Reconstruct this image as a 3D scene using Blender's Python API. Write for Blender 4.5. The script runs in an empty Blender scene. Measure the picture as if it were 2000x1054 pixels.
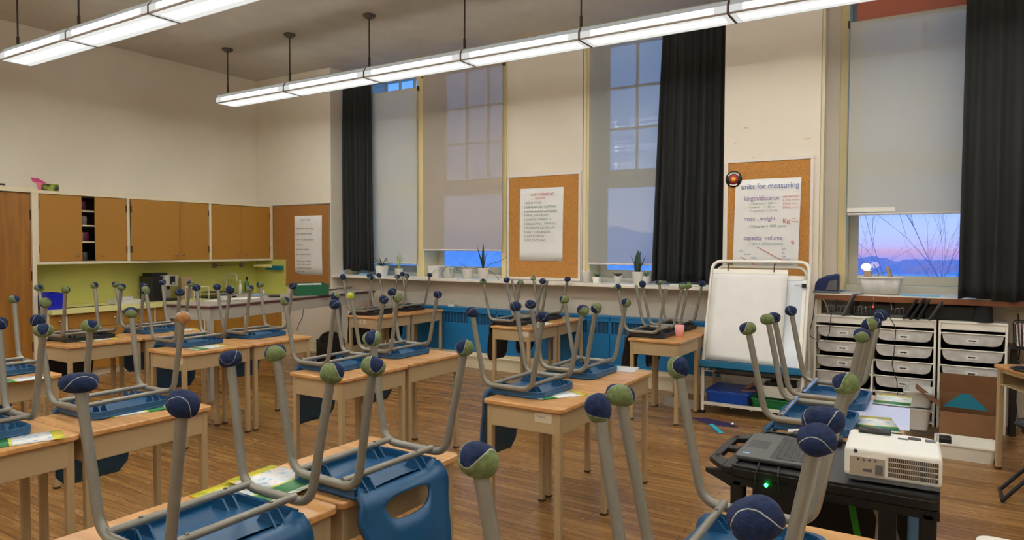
import bpy, bmesh, math, random
from mathutils import Vector, Matrix
random.seed(7)
sc = bpy.context.scene
COL = sc.collection
R = math.radians

# ------------------------------------------------------------------ camera
FPX, YAW, PIT, ROL, CAMH = 1338.12, R(32.004), R(-1.897), R(0.172), 1.56
_F = Vector((-math.sin(YAW)*math.cos(PIT), math.cos(YAW)*math.cos(PIT), math.sin(PIT)))
_r = Vector((math.cos(YAW), math.sin(YAW), 0)); _u = _r.cross(_F)
_R = math.cos(ROL)*_r + math.sin(ROL)*_u; _U = -math.sin(ROL)*_r + math.cos(ROL)*_u
cam_data = bpy.data.cameras.new('camera'); cam = bpy.data.objects.new('camera', cam_data); COL.objects.link(cam)
m3 = Matrix((_R, _U, -_F)).transposed()
cam.matrix_world = Matrix.Translation((0, 0, CAMH)) @ m3.to_4x4()
cam_data.sensor_width = 36; cam_data.lens = FPX/2000*36; cam_data.clip_start = 0.05; cam_data.clip_end = 500
sc.camera = cam

def _ray(x, y): return _F + _R*(x-1000)/FPX - _U*(y-527)/FPX
def atz(x, y, z): d = _ray(x, y); t = (z-CAMH)/d.z; return Vector((d.x*t, d.y*t, z))
def atx(x, y, X): d = _ray(x, y); t = X/d.x; return Vector((X, d.y*t, CAMH+d.z*t))
def aty(x, y, Y): d = _ray(x, y); t = Y/d.y; return Vector((d.x*t, Y, CAMH+d.z*t))

# ------------------------------------------------------------------ world, exposure
world = bpy.data.worlds.new('dusk_sky'); sc.world = world; world.use_nodes = True
nt = world.node_tree; nt.nodes.clear()
tc = nt.nodes.new('ShaderNodeTexCoord'); sep = nt.nodes.new('ShaderNodeSeparateXYZ')
rmp = nt.nodes.new('ShaderNodeValToRGB'); bg = nt.nodes.new('ShaderNodeBackground'); wo = nt.nodes.new('ShaderNodeOutputWorld')
nt.links.new(tc.outputs['Generated'], sep.inputs[0]); zm = nt.nodes.new('ShaderNodeMath'); zm.operation = 'MULTIPLY_ADD'; zm.inputs[1].default_value = 2.0; zm.inputs[2].default_value = 0.5
nt.links.new(sep.outputs['Z'], zm.inputs[0]); nt.links.new(zm.outputs[0], rmp.inputs[0])
nt.links.new(rmp.outputs[0], bg.inputs[0]); nt.links.new(bg.outputs[0], wo.inputs[0])
els = rmp.color_ramp.elements
els[0].position = 0.0; els[0].color = (0.10, 0.33, 0.90, 1)
els[1].position = 1.0; els[1].color = (0.15, 0.42, 0.95, 1)
for p, c in ((0.44, (0.14, 0.35, 0.92, 1)), (0.475, (0.38, 0.33, 0.78, 1)), (0.492, (0.60, 0.38, 0.66, 1)), (0.506, (0.52, 0.50, 0.88, 1)), (0.54, (0.48, 0.60, 0.98, 1)), (0.68, (0.32, 0.53, 0.98, 1)), (0.85, (0.20, 0.45, 0.96, 1))):
    e = els.new(p); e.color = c
bg.inputs['Strength'].default_value = 1.2
sc.view_settings.view_transform = 'Standard'; sc.view_settings.look = 'None'
sc.view_settings.exposure = 0.0; sc.view_settings.gamma = 1.0; sc.view_settings.use_curve_mapping = False
LAMP_STRENGTH = 22.0

# ------------------------------------------------------------------ materials
def lin(c):
    return tuple(((v/255)/12.92 if v/255 <= 0.04045 else ((v/255+0.055)/1.055)**2.4) for v in c)
MATS = {}
def mat(name, rgb, rough=0.6, metal=0.0, spec=None, noise=0.0, nscale=6.0, rgb2=None, bump=0.0, bscale=40.0,
        emit=0.0, alpha=None, trans=None, stretch=(1, 1, 1), detail=3.0):
    if name in MATS: return MATS[name]
    m = bpy.data.materials.new(name); m.use_nodes = True; n = m.node_tree.nodes; l = m.node_tree.links
    b = n['Principled BSDF']; c = lin(rgb)
    b.inputs['Base Color'].default_value = (*c, 1); b.inputs['Roughness'].default_value = rough; b.inputs['Metallic'].default_value = metal
    if spec is not None: b.inputs['Specular IOR Level'].default_value = spec
    if noise or bump or rgb2:
        t = n.new('ShaderNodeTexCoord'); mp = n.new('ShaderNodeMapping'); mp.inputs['Scale'].default_value = stretch
        l.new(t.outputs['Object'], mp.inputs[0])
    if noise or rgb2:
        nz = n.new('ShaderNodeTexNoise'); nz.inputs['Scale'].default_value = nscale; nz.inputs['Detail'].default_value = detail
        l.new(mp.outputs[0], nz.inputs['Vector']); rp = n.new('ShaderNodeValToRGB'); l.new(nz.outputs['Fac'], rp.inputs[0]); l.new(rp.outputs[0], b.inputs['Base Color'])
        c2 = lin(rgb2) if rgb2 else tuple(v*(1-noise) for v in c)
        c1 = c if rgb2 else tuple(min(1, v*(1+noise)) for v in c)
        rp.color_ramp.elements[0].position = 0.33; rp.color_ramp.elements[0].color = (*c2, 1)
        rp.color_ramp.elements[1].position = 0.67; rp.color_ramp.elements[1].color = (*c1, 1)
    if bump:
        nb = n.new('ShaderNodeTexNoise'); nb.inputs['Scale'].default_value = bscale; l.new(mp.outputs[0], nb.inputs['Vector'])
        bp = n.new('ShaderNodeBump'); bp.inputs['Strength'].default_value = bump; bp.inputs['Distance'].default_value = 0.01
        l.new(nb.outputs['Fac'], bp.inputs['Height']); l.new(bp.outputs[0], b.inputs['Normal'])
    if emit:
        b.inputs['Emission Color'].default_value = (*c, 1); b.inputs['Emission Strength'].default_value = emit
    if trans is not None: b.inputs['Transmission Weight'].default_value = trans
    if alpha is not None: b.inputs['Alpha'].default_value = alpha
    MATS[name] = m; return m

M = dict(
    wall=mat('wall_paint', (224, 214, 197), 0.75, noise=0.03, nscale=1.5, bump=0.08, bscale=60),
    ceil=mat('ceiling_plaster', (196, 190, 179), 0.9, noise=0.05, nscale=3, bump=0.3, bscale=90),
    trim=mat('cream_trim_paint', (222, 210, 178), 0.5),
    casing=mat('yellowed_window_casing', (222, 203, 148), 0.5, noise=0.04, nscale=4),
    wpaint=mat('window_paint', (205, 198, 178), 0.5),
    sill=mat('sill_paint', (225, 218, 205), 0.35, noise=0.04),
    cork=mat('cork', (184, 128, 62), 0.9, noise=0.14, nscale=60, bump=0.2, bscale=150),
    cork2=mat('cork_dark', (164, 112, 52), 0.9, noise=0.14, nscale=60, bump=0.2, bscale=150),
    bframe=mat('board_frame_white', (222, 214, 205), 0.5),
    alum=mat('board_frame_aluminium', (150, 145, 138), 0.4, 0.4),
    paper=mat('chart_paper', (228, 226, 222), 0.8, noise=0.02, nscale=8),
    door=mat('cabinet_door_hardboard', (174, 122, 42), 0.55, noise=0.07, nscale=90),
    door2=mat('varnished_wood_door', (168, 114, 44), 0.4, rgb2=(142, 92, 30), nscale=2.5, stretch=(6, 6, 0.6)),
    cabw=mat('cabinet_frame_paint', (228, 216, 186), 0.5),
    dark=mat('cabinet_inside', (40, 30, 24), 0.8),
    yellow=mat('yellow_splashback', (204, 202, 106), 0.45, noise=0.04, nscale=3),
    yellow2=mat('yellow_counter', (228, 222, 150), 0.4, noise=0.04, nscale=5),
    knob=mat('metal_knob', (190, 170, 140), 0.25, 0.9),
    brass=mat('dark_hinge', (80, 55, 35), 0.45, 0.5),
    gtop=mat('grey_laminate', (152, 144, 134), 0.4, noise=0.04, nscale=10),
    redge=mat('maroon_edge', (88, 42, 40), 0.5),
    tgrey=mat('table_paint', (176, 170, 158), 0.5),
    deskwood=mat('desk_laminate', (214, 162, 102), 0.26, rgb2=(192, 138, 82), nscale=4, stretch=(1.0, 6, 6)),
    deskedge=mat('desk_top_edge', (170, 112, 62), 0.45),
    beige=mat('beige_metal', (184, 160, 120), 0.45, noise=0.03, nscale=3),
    beige2=mat('beige_leg_metal', (182, 158, 118), 0.42, 0.1),
    tape=mat('desk_sticker', (214, 196, 172), 0.6),
    ink=mat('black_ink', (45, 42, 42), 0.8), inkr=mat('red_ink', (196, 84, 92), 0.8), inkg=mat('green_ink', (104, 138, 116), 0.8),
    inkb=mat('blue_ink', (92, 112, 168), 0.8), inkp=mat('purple_ink', (140, 108, 168), 0.8), inkgr=mat('grey_ink', (112, 116, 112), 0.8),
    blue=mat('blue_chair_plastic', (30, 84, 126), 0.33, noise=0.05, nscale=5), black=mat('black_chair_plastic', (26, 26, 32), 0.4),
    tube=mat('grey_chair_tube', (140, 136, 125), 0.36, 0.35, noise=0.04, nscale=30), rivet=mat('rivet_metal', (120, 112, 100), 0.35, 0.8),
    chrome=mat('chrome_tube', (200, 205, 210), 0.12, 1.0),
    curtain=mat('black_curtain_fabric', (33, 34, 34), 0.85, noise=0.08, nscale=4),
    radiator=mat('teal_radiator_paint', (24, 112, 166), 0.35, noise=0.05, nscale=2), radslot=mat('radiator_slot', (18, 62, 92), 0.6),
    pot=mat('white_pot', (236, 232, 224), 0.35), soil=mat('potting_soil', (50, 38, 30), 0.9),
    leafd=mat('dark_leaf', (38, 62, 44), 0.5), leafg=mat('green_leaf', (86, 128, 90), 0.5), leafy=mat('pale_leaf', (176, 190, 120), 0.5), leafp=mat('dusky_leaf', (74, 64, 68), 0.5),
    white=mat('white_plastic', (238, 234, 222), 0.45), whitem=mat('white_metal', (232, 228, 216), 0.4), board=mat('whiteboard', (214, 220, 226), 0.12),
    easel=mat('easel_teal', (28, 110, 150), 0.4), bindark=mat('dark_plastic', (30, 28, 28), 0.6),  # bindark is an even near-black for bag, power block, casters and backs
    binblue=mat('blue_bin', (22, 76, 178), 0.35), bingreen=mat('green_bin', (20, 118, 62), 0.35), boxgreen=mat('dark_green_box', (14, 92, 56), 0.5),
    bluebin2=mat('bright_blue_bin', (24, 36, 190), 0.4), wood=mat('wood_shelf_edge', (128, 76, 42), 0.4, noise=0.1, nscale=6, stretch=(0.5, 4, 4)),
    card=mat('cardboard', (126, 86, 52), 0.8, noise=0.05, nscale=8), teal=mat('teal_paper', (0, 112, 132), 0.7), cyan=mat('cyan_ribbon', (40, 176, 206), 0.6), purple=mat('purple_cloth', (54, 36, 88), 0.8),
    blackp=mat('black_plastic', (22, 22, 23), 0.42), blackm=mat('black_metal_cart', (12, 12, 13), 0.4), greyp=mat('grey_plastic', (92, 92, 92), 0.5),
    cart=mat('cart_top', (66, 66, 66), 0.55, noise=0.05, nscale=60), laptop=mat('laptop_grey', (96, 96, 96), 0.45, 0.3), key=mat('laptop_keys', (62, 62, 64), 0.5),
    proj=mat('projector_shell', (232, 229, 220), 0.4), vent=mat('projector_vent', (62, 56, 50), 0.7), projb=mat('projector_port_panel', (168, 152, 132), 0.5),
    cable=mat('black_cable', (25, 23, 23), 0.5), cablew=mat('grey_cable', (190, 185, 176), 0.5), cableg=mat('green_cable', (46, 150, 34), 0.5),
    led=mat('green_led', (40, 255, 110), 0.4, emit=14.0), bulb=mat('lit_bulb', (255, 222, 190), 0.4, emit=5.0),
    pink=mat('pink_cup', (244, 170, 168), 0.45), pinkc=mat('pink_card', (226, 120, 140), 0.6), magenta=mat('magenta_card', (206, 70, 130), 0.6), leafbox=mat('patterned_box', (150, 160, 60), 0.6, rgb2=(34, 44, 24), nscale=18, detail=0),
    steel=mat('stainless_steel', (196, 193, 186), 0.32, 0.35), coffee=mat('espresso_machine_black', (26, 25, 27), 0.35), towel=mat('brown_towel', (176, 152, 120), 0.9),
    greenb=mat('green_bottle', (62, 118, 66), 0.25), terra=mat('terracotta_paper', (186, 108, 84), 0.8), fixw=mat('fixture_housing', (214, 208, 178), 0.5), stem=mat('fixture_stem', (74, 66, 58), 0.45, 0.4),
    endp=mat('fixture_end_plate', (150, 132, 124), 0.6), rimp=mat('lens_rim', (205, 200, 200), 0.6),
    canopy=mat('fixture_canopy', (92, 86, 78), 0.5, 0.3), sponge=mat('light_blue_cloth', (120, 170, 200), 0.8), speaker=mat('speaker_cloth', (28, 30, 32), 0.9, bump=0.5, bscale=300),
    navy=mat('navy_plastic', (20, 34, 84), 0.35), frost=mat('frosted_tub', (208, 206, 200), 0.35, noise=0.08, nscale=14, rgb2=(186, 183, 177)), clear=mat('clear_tub', (205, 205, 200), 0.25),
    tray=mat('drawer_lip', (226, 220, 208), 0.4), whitet=mat('white_table_laminate', (232, 226, 214), 0.4), magpaper=mat('lavender_sheet', (205, 210, 236), 0.35),
)

def brick_floor():
    m = bpy.data.materials.new('strip_wood_floor'); m.use_nodes = True; n = m.node_tree.nodes; l = m.node_tree.links; b = n['Principled BSDF']
    t = n.new('ShaderNodeTexCoord'); br = n.new('ShaderNodeTexBrick'); l.new(t.outputs['Object'], br.inputs['Vector'])
    br.inputs['Scale'].default_value = 1.0; br.inputs['Brick Width'].default_value = 0.85; br.inputs['Row Height'].default_value = 0.057
    br.inputs['Mortar Size'].default_value = 0.0016; br.inputs['Mortar Smooth'].default_value = 0.3; br.inputs['Bias'].default_value = 0.0
    br.offset = 0.37; br.offset_frequency = 2
    br.inputs['Color1'].default_value = (*lin((172, 128, 74)), 1); br.inputs['Color2'].default_value = (*lin((140, 98, 55)), 1); br.inputs['Mortar'].default_value = (*lin((88, 60, 34)), 1)
    mp = n.new('ShaderNodeMapping'); mp.inputs['Scale'].default_value = (1.6, 22, 1); l.new(t.outputs['Object'], mp.inputs[0])
    nz = n.new('ShaderNodeTexNoise'); nz.inputs['Scale'].default_value = 2.2; nz.inputs['Detail'].default_value = 5; l.new(mp.outputs[0], nz.inputs['Vector'])
    rp = n.new('ShaderNodeValToRGB'); l.new(nz.outputs['Fac'], rp.inputs[0]); rp.color_ramp.elements[0].position = 0.3; rp.color_ramp.elements[0].color = (0.62, 0.60, 0.58, 1)
    rp.color_ramp.elements[1].position = 0.7; rp.color_ramp.elements[1].color = (1.12, 1.1, 1.08, 1)
    mx = n.new('ShaderNodeMix'); mx.data_type = 'RGBA'; mx.blend_type = 'MULTIPLY'; mx.inputs['Factor'].default_value = 1.0
    l.new(br.outputs['Color'], mx.inputs['A']); l.new(rp.outputs[0], mx.inputs['B']); l.new(mx.outputs['Result'], b.inputs['Base Color'])
    b.inputs['Roughness'].default_value = 0.28
    nr = n.new('ShaderNodeTexNoise'); nr.inputs['Scale'].default_value = 3.0; l.new(mp.outputs[0], nr.inputs['Vector'])
    mr = n.new('ShaderNodeMapRange'); mr.inputs['To Min'].default_value = 0.13; mr.inputs['To Max'].default_value = 0.34; l.new(nr.outputs['Fac'], mr.inputs[0]); l.new(mr.outputs[0], b.inputs['Roughness'])
    bp = n.new('ShaderNodeBump'); bp.inputs['Strength'].default_value = 0.25; bp.inputs['Distance'].default_value = 0.003; l.new(br.outputs['Fac'], bp.inputs['Height']); bp.invert = True; l.new(bp.outputs[0], b.inputs['Normal'])
    return m
M['floor'] = brick_floor()

def fabric_blind(name, rgb, see, tr=0.25):
    m = bpy.data.materials.new(name); m.use_nodes = True; n = m.node_tree.nodes; l = m.node_tree.links; n.clear()
    o = n.new('ShaderNodeOutputMaterial'); d = n.new('ShaderNodeBsdfDiffuse'); tl = n.new('ShaderNodeBsdfTranslucent'); tp = n.new('ShaderNodeBsdfTransparent')
    c = (*lin(rgb), 1); d.inputs[0].default_value = c; tl.inputs[0].default_value = c; tp.inputs[0].default_value = (1, 1, 1, 1)
    a = n.new('ShaderNodeMixShader'); a.inputs[0].default_value = tr; l.new(d.outputs[0], a.inputs[1]); l.new(tl.outputs[0], a.inputs[2])
    b = n.new('ShaderNodeMixShader'); b.inputs[0].default_value = see; l.new(a.outputs[0], b.inputs[1]); l.new(tp.outputs[0], b.inputs[2]); l.new(b.outputs[0], o.inputs[0])
    return m
M['blindA'] = fabric_blind('roller_blind_grey', (204, 201, 188), 0.04, 0.14)
M['blindB'] = fabric_blind('roller_blind_taupe', (188, 174, 156), 0.10, 0.12)
M['blindC'] = fabric_blind('roller_blind_sheer', (180, 176, 164), 0.26, 0.2)

def glass():
    m = bpy.data.materials.new('window_glass'); m.use_nodes = True; n = m.node_tree.nodes; l = m.node_tree.links; n.clear()
    o = n.new('ShaderNodeOutputMaterial'); g = n.new('ShaderNodeBsdfGlossy'); tp = n.new('ShaderNodeBsdfTransparent'); g.inputs['Roughness'].default_value = 0.02
    tp.inputs[0].default_value = (0.93, 0.96, 1, 1); a = n.new('ShaderNodeMixShader'); a.inputs[0].default_value = 0.05
    l.new(tp.outputs[0], a.inputs[1]); l.new(g.outputs[0], a.inputs[2]); l.new(a.outputs[0], o.inputs[0]); return m
M['glass'] = glass()

def lamp_mat(name, k, prof=None):
    m = bpy.data.materials.new(name); m.use_nodes = True; n = m.node_tree.nodes; l = m.node_tree.links; n.clear()
    o = n.new('ShaderNodeOutputMaterial'); e = n.new('ShaderNodeEmission'); e.inputs[0].default_value = (0.985, 0.99, 0.945, 1)
    if prof:   # prismatic lens: the tubes show as a bright band, the margins are dimmer
        t = n.new('ShaderNodeTexCoord'); s_ = n.new('ShaderNodeSeparateXYZ'); l.new(t.outputs['Object'], s_.inputs[0]); ax, c, hw, dim = prof
        a = n.new('ShaderNodeMath'); a.operation = 'SUBTRACT'; l.new(s_.outputs[ax], a.inputs[0]); a.inputs[1].default_value = c
        b = n.new('ShaderNodeMath'); b.operation = 'ABSOLUTE'; l.new(a.outputs[0], b.inputs[0])
        r = n.new('ShaderNodeMapRange'); r.inputs['From Min'].default_value = hw*.8; r.inputs['From Max'].default_value = hw*1.2; r.inputs['To Min'].default_value = k; r.inputs['To Max'].default_value = dim
        l.new(b.outputs[0], r.inputs[0]); l.new(r.outputs[0], e.inputs[1])
    else: e.inputs[1].default_value = k
    l.new(e.outputs[0], o.inputs[0]); return m
M['lens'] = lamp_mat('lit_side_lens', LAMP_STRENGTH*0.7, (2, 0.046, 0.018, 1.0)); M['lensb'] = lamp_mat('lit_bottom_lens', LAMP_STRENGTH*1.15, (1, 0.0, 0.055, 0.86)); M['lens_end'] = lamp_mat('lit_lens_end', 0.72)
M['lens_top'] = lamp_mat('lit_lens_top', 0.36)

def ball_mat(name, ca, cb, thr, seam=(170, 170, 158)):
    """felt ball; the seam curve of a tennis ball splits it in two colours"""
    m = bpy.data.materials.new(name); m.use_nodes = True; n = m.node_tree.nodes; l = m.node_tree.links; b = n['Principled BSDF']; b.inputs['Roughness'].default_value = 0.95
    t = n.new('ShaderNodeTexCoord'); s = n.new('ShaderNodeSeparateXYZ'); l.new(t.outputs['Object'], s.inputs[0])
    def mth(op, a, c2):
        q = n.new('ShaderNodeMath'); q.operation = op
        for i, v in enumerate((a, c2)):
            if isinstance(v, (int, float)): q.inputs[i].default_value = v
            elif v is not None: l.new(v, q.inputs[i])
        return q.outputs[0]
    x = mth('DIVIDE', s.outputs[0], 0.034); y = mth('DIVIDE', s.outputs[1], 0.034); z = mth('DIVIDE', s.outputs[2], 0.030)
    f = mth('ADD', mth('MULTIPLY', mth('MULTIPLY', x, y), 1.5), mth('MULTIPLY', z, 0.75))
    f = mth('SUBTRACT', f, thr)
    nz = n.new('ShaderNodeTexNoise'); nz.inputs['Scale'].default_value = 60; nz.inputs['Detail'].default_value = 3; l.new(t.outputs['Object'], nz.inputs['Vector'])
    f = mth('ADD', f, mth('MULTIPLY', mth('SUBTRACT', nz.outputs['Fac'], 0.5), 0.18))
    side = mth('GREATER_THAN', f, 0.0); sm = mth('LESS_THAN', mth('ABSOLUTE', f, None), 0.04)
    def pair(c):
        rp = n.new('ShaderNodeValToRGB'); l.new(nz.outputs['Fac'], rp.inputs[0]); v = lin(c)
        rp.color_ramp.elements[0].position = 0.35; rp.color_ramp.elements[0].color = (*[q*0.72 for q in v], 1); rp.color_ramp.elements[1].position = 0.68; rp.color_ramp.elements[1].color = (*[min(1, q*1.25+0.01) for q in v], 1); return rp.outputs[0]
    mx = n.new('ShaderNodeMix'); mx.data_type = 'RGBA'; l.new(side, mx.inputs['Factor']); l.new(pair(ca), mx.inputs['A']); l.new(pair(cb), mx.inputs['B'])
    m2 = n.new('ShaderNodeMix'); m2.data_type = 'RGBA'; l.new(sm, m2.inputs['Factor']); l.new(mx.outputs['Result'], m2.inputs['A']); m2.inputs['B'].default_value = (*lin(seam), 1)
    l.new(m2.outputs['Result'], b.inputs['Base Color'])
    bp = n.new('ShaderNodeBump'); bp.inputs['Strength'].default_value = 0.5; bp.inputs['Distance'].default_value = 0.004; n2 = n.new('ShaderNodeTexNoise'); n2.inputs['Scale'].default_value = 320
    l.new(t.outputs['Object'], n2.inputs['Vector']); l.new(n2.outputs['Fac'], bp.inputs['Height']); l.new(bp.outputs[0], b.inputs['Normal']); return m
NAVY, OLIVE = (8, 32, 72), (110, 124, 76)
BALL = dict(b=ball_mat('tennis_ball_navy', NAVY, NAVY, 0.15), g=ball_mat('tennis_ball_green_navy_cap', OLIVE, NAVY, 0.42), t=ball_mat('tennis_ball_two_tone', OLIVE, NAVY, -0.25),
            y=ball_mat('tennis_ball_yellow', (196, 200, 60), OLIVE, 0.3), o=ball_mat('tennis_ball_tan', (172, 122, 76), (160, 150, 150), 0.7), w=ball_mat('tennis_ball_worn', (150, 150, 110), (92, 92, 78), 0.5))

def workbook_mat():
    m = bpy.data.materials.new('workbook_cover'); m.use_nodes = True; n = m.node_tree.nodes; l = m.node_tree.links; b = n['Principled BSDF']; b.inputs['Roughness'].default_value = 0.35
    t = n.new('ShaderNodeTexCoord'); s = n.new('ShaderNodeSeparateXYZ'); l.new(t.outputs['Object'], s.inputs[0])
    rp = n.new('ShaderNodeValToRGB'); rp.color_ramp.interpolation = 'CONSTANT'
    mr = n.new('ShaderNodeMapRange'); mr.inputs['From Min'].default_value = -0.14; mr.inputs['From Max'].default_value = 0.14; l.new(s.outputs[0], mr.inputs[0]); l.new(mr.outputs[0], rp.inputs[0])
    e = rp.color_ramp.elements; e[0].position = 0; e[0].color = (*lin((240, 226, 40)), 1); e[1].position = 0.12; e[1].color = (1, 1, 1, 1)
    for p, c in ((0.62, (236, 232, 90)), (0.66, (40, 140, 72)), (0.95, (236, 240, 220))): k = e.new(p); k.color = (*lin(c), 1)
    nz = n.new('ShaderNodeTexNoise'); nz.inputs['Scale'].default_value = 26; nz.inputs['Detail'].default_value = 2; l.new(t.outputs['Object'], nz.inputs['Vector'])
    r2 = n.new('ShaderNodeValToRGB'); l.new(nz.outputs['Fac'], r2.inputs[0]); e2 = r2.color_ramp.elements; e2[0].position = 0.32; e2[0].color = (*lin((120, 168, 206)), 1); e2[1].position = 0.62; e2[1].color = (*lin((234, 232, 226)), 1)
    for p, c in ((0.42, (206, 222, 230)), (0.52, (228, 222, 214)), (0.68, (222, 190, 196)), (0.72, (236, 232, 222))): k = e2.new(p); k.color = (*lin(c), 1)
    mx = n.new('ShaderNodeMix'); mx.data_type = 'RGBA'; mx.blend_type = 'MULTIPLY'; mx.inputs['Factor'].default_value = 1; l.new(rp.outputs[0], mx.inputs['A']); l.new(r2.outputs[0], mx.inputs['B']); l.new(mx.outputs['Result'], b.inputs['Base Color']); return m
M['workbook'] = workbook_mat()

# ------------------------------------------------------------------ mesh building
class MB:
    def __init__(s): s.v = []; s.f = []; s.m = []; s.sm = []
    def add(s, vs, fs, mi=0, smooth=False, mtx=None):
        o = len(s.v)
        for p in vs: s.v.append(tuple(mtx @ Vector(p)) if mtx else tuple(p))
        for f in fs: s.f.append([o+i for i in f]); s.m.append(mi); s.sm.append(smooth)
        return s
    def box(s, x0, y0, z0, x1, y1, z1, mi=0, mtx=None):
        vs = [(x0,y0,z0),(x1,y0,z0),(x1,y1,z0),(x0,y1,z0),(x0,y0,z1),(x1,y0,z1),(x1,y1,z1),(x0,y1,z1)]
        return s.add(vs, [(0,3,2,1),(4,5,6,7),(0,1,5,4),(1,2,6,5),(2,3,7,6),(3,0,4,7)], mi, False, mtx)
    def prism(s, poly, z0, z1, mi=0, mtx=None, smooth=False, poly2=None):
        n = len(poly); p2 = poly2 or poly
        vs = [(x, y, z0) for x, y in poly]+[(x, y, z1) for x, y in p2]
        k = len(s.f); s.add(vs, [list(range(n))[::-1], list(range(n, 2*n))]+[(i, (i+1) % n, n+(i+1) % n, n+i) for i in range(n)], mi, smooth, mtx)
        s.sm[k] = s.sm[k+1] = False
        return s
    def ring(s, outer, inner, z0, z1, mi=0, mtx=None, skip=()):
        n = len(outer); vs = [(x, y, z0) for x, y in outer]+[(x, y, z0) for x, y in inner]+[(x, y, z1) for x, y in outer]+[(x, y, z1) for x, y in inner]; fs = []
        for i in range(n):
            j = (i+1) % n
            if i in skip: fs += [(i, n+i, 3*n+i, 2*n+i), (j, 2*n+j, 3*n+j, n+j)]; continue
            fs += [(i, n+i, n+j, j)[::-1] if 0 else (i, n+i, n+j, j), (2*n+i, 2*n+j, 3*n+j, 3*n+i), (i, j, 2*n+j, 2*n+i), (n+i, 3*n+i, 3*n+j, n+j)]
        return s.add(vs, fs, mi, False, mtx)
    def tube(s, pts, r, seg=10, mi=0, mtx=None, caps=True):
        pts = [Vector(p) for p in pts]; n = len(pts); rs = r if isinstance(r, (list, tuple)) else [r]*n
        vs = []; prev = None
        for i, p in enumerate(pts):
            t = (pts[min(i+1, n-1)]-pts[max(i-1, 0)]).normalized()
            if prev is None:
                a = Vector((0, 0, 1)) if abs(t.z) < 0.9 else Vector((1, 0, 0)); u = t.cross(a).normalized()
            else: u = (prev-t*prev.dot(t)).normalized()
            prev = u; w = t.cross(u)
            for k in range(seg):
                an = 2*math.pi*k/seg; vs.append(p+(u*math.cos(an)+w*math.sin(an))*rs[i])
        fs = [(i*seg+k, i*seg+(k+1) % seg, (i+1)*seg+(k+1) % seg, (i+1)*seg+k) for i in range(n-1) for k in range(seg)]
        s.add(vs, fs, mi, True, mtx)
        if caps: s.add(vs, [list(range(seg))[::-1], list(range((n-1)*seg, n*seg))], mi, False, mtx)
        return s
    def lathe(s, prof, seg=20, mi=0, mtx=None, smooth=True):
        vs = [(r*math.cos(2*math.pi*k/seg), r*math.sin(2*math.pi*k/seg), z) for r, z in prof for k in range(seg)]
        fs = [(i*seg+k, i*seg+(k+1) % seg, (i+1)*seg+(k+1) % seg, (i+1)*seg+k) for i in range(len(prof)-1) for k in range(seg)]
        return s.add(vs, fs, mi, smooth, mtx)
    def sphere(s, c, r, sz=1.0, seg=14, mi=0, mtx=None):
        pr = [(max(1e-5, r*math.sin(math.pi*i/10)), -r*sz*math.cos(math.pi*i/10)) for i in range(11)]
        q = Matrix.Translation(c)
        return s.lathe(pr, seg, mi, (mtx @ q) if mtx else q)
    def build(s, name, mats, parent=None, loc=None, rot=None, bevel=0.0, seg=2, smooth_all=False):
        me = bpy.data.meshes.new(name); me.from_pydata(s.v, [], s.f)
        for m in (mats if isinstance(mats, (list, tuple)) else [mats]): me.materials.append(m)
        me.polygons.foreach_set('material_index', s.m); me.polygons.foreach_set('use_smooth', [bool(q) or smooth_all for q in s.sm])
        bm = bmesh.new(); bm.from_mesh(me); bmesh.ops.recalc_face_normals(bm, faces=bm.faces); bm.to_mesh(me); bm.free(); me.update()
        o = bpy.data.objects.new(name, me); COL.objects.link(o)
        if parent: o.parent = parent
        if loc is not None: o.location = loc
        if rot is not None: o.rotation_euler = rot
        if bevel:
            b = o.modifiers.new('bevel', 'BEVEL'); b.width = bevel; b.segments = seg; b.limit_method = 'ANGLE'; b.angle_limit = R(40)
        return o

def rrect(x0, y0, x1, y1, r, n=5):
    out = []
    for cx, cy, a0 in ((x1-r, y1-r, 0), (x0+r, y1-r, 90), (x0+r, y0+r, 180), (x1-r, y0+r, 270)):
        for i in range(n+1):
            a = R(a0+90*i/n); out.append((cx+r*math.cos(a), cy+r*math.sin(a)))
    return out
def fillet(pts, r, n=5):
    """round the inner corners of a polyline"""
    P = [Vector(p) for p in pts]; out = [P[0]]
    for i in range(1, len(P)-1):
        a = (P[i-1]-P[i]).normalized(); b = (P[i+1]-P[i]).normalized(); ang = a.angle(b); d = min(r/math.tan(ang/2), (P[i-1]-P[i]).length*0.49, (P[i+1]-P[i]).length*0.49)
        s, e = P[i]+a*d, P[i]+b*d
        for k in range(n+1):
            t = k/n; out.append(s*(1-t)**2+P[i]*2*t*(1-t)+e*t*t)
    out.append(P[-1]); return out
def thing(name, label, cat, loc=(0, 0, 0), rz=0.0, group=None):
    o = bpy.data.objects.new(name, None); COL.objects.link(o); o.location = loc; o.rotation_euler = (0, 0, rz); o.empty_display_size = 0.1
    o['label'] = label; o['category'] = cat
    if group: o['group'] = group
    return o
def tag(o, label, cat, group=None, kind=None):
    o['label'] = label; o['category'] = cat
    if group: o['group'] = group
    if kind: o['kind'] = kind
    return o
def struct(mb, name, mats, bevel=0.0):
    o = mb.build(name, mats, bevel=bevel); o['kind'] = 'structure'; return o
KIDS = {}
def children(o): return [c for c in bpy.data.objects if c.parent == o]
def copy_tree(o, parent=None, depth=0):
    c = o.copy(); COL.objects.link(c); c.parent = parent
    for ch in KIDS.setdefault(o.name, children(o)): copy_tree(ch, c, depth+1)
    return c
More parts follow.
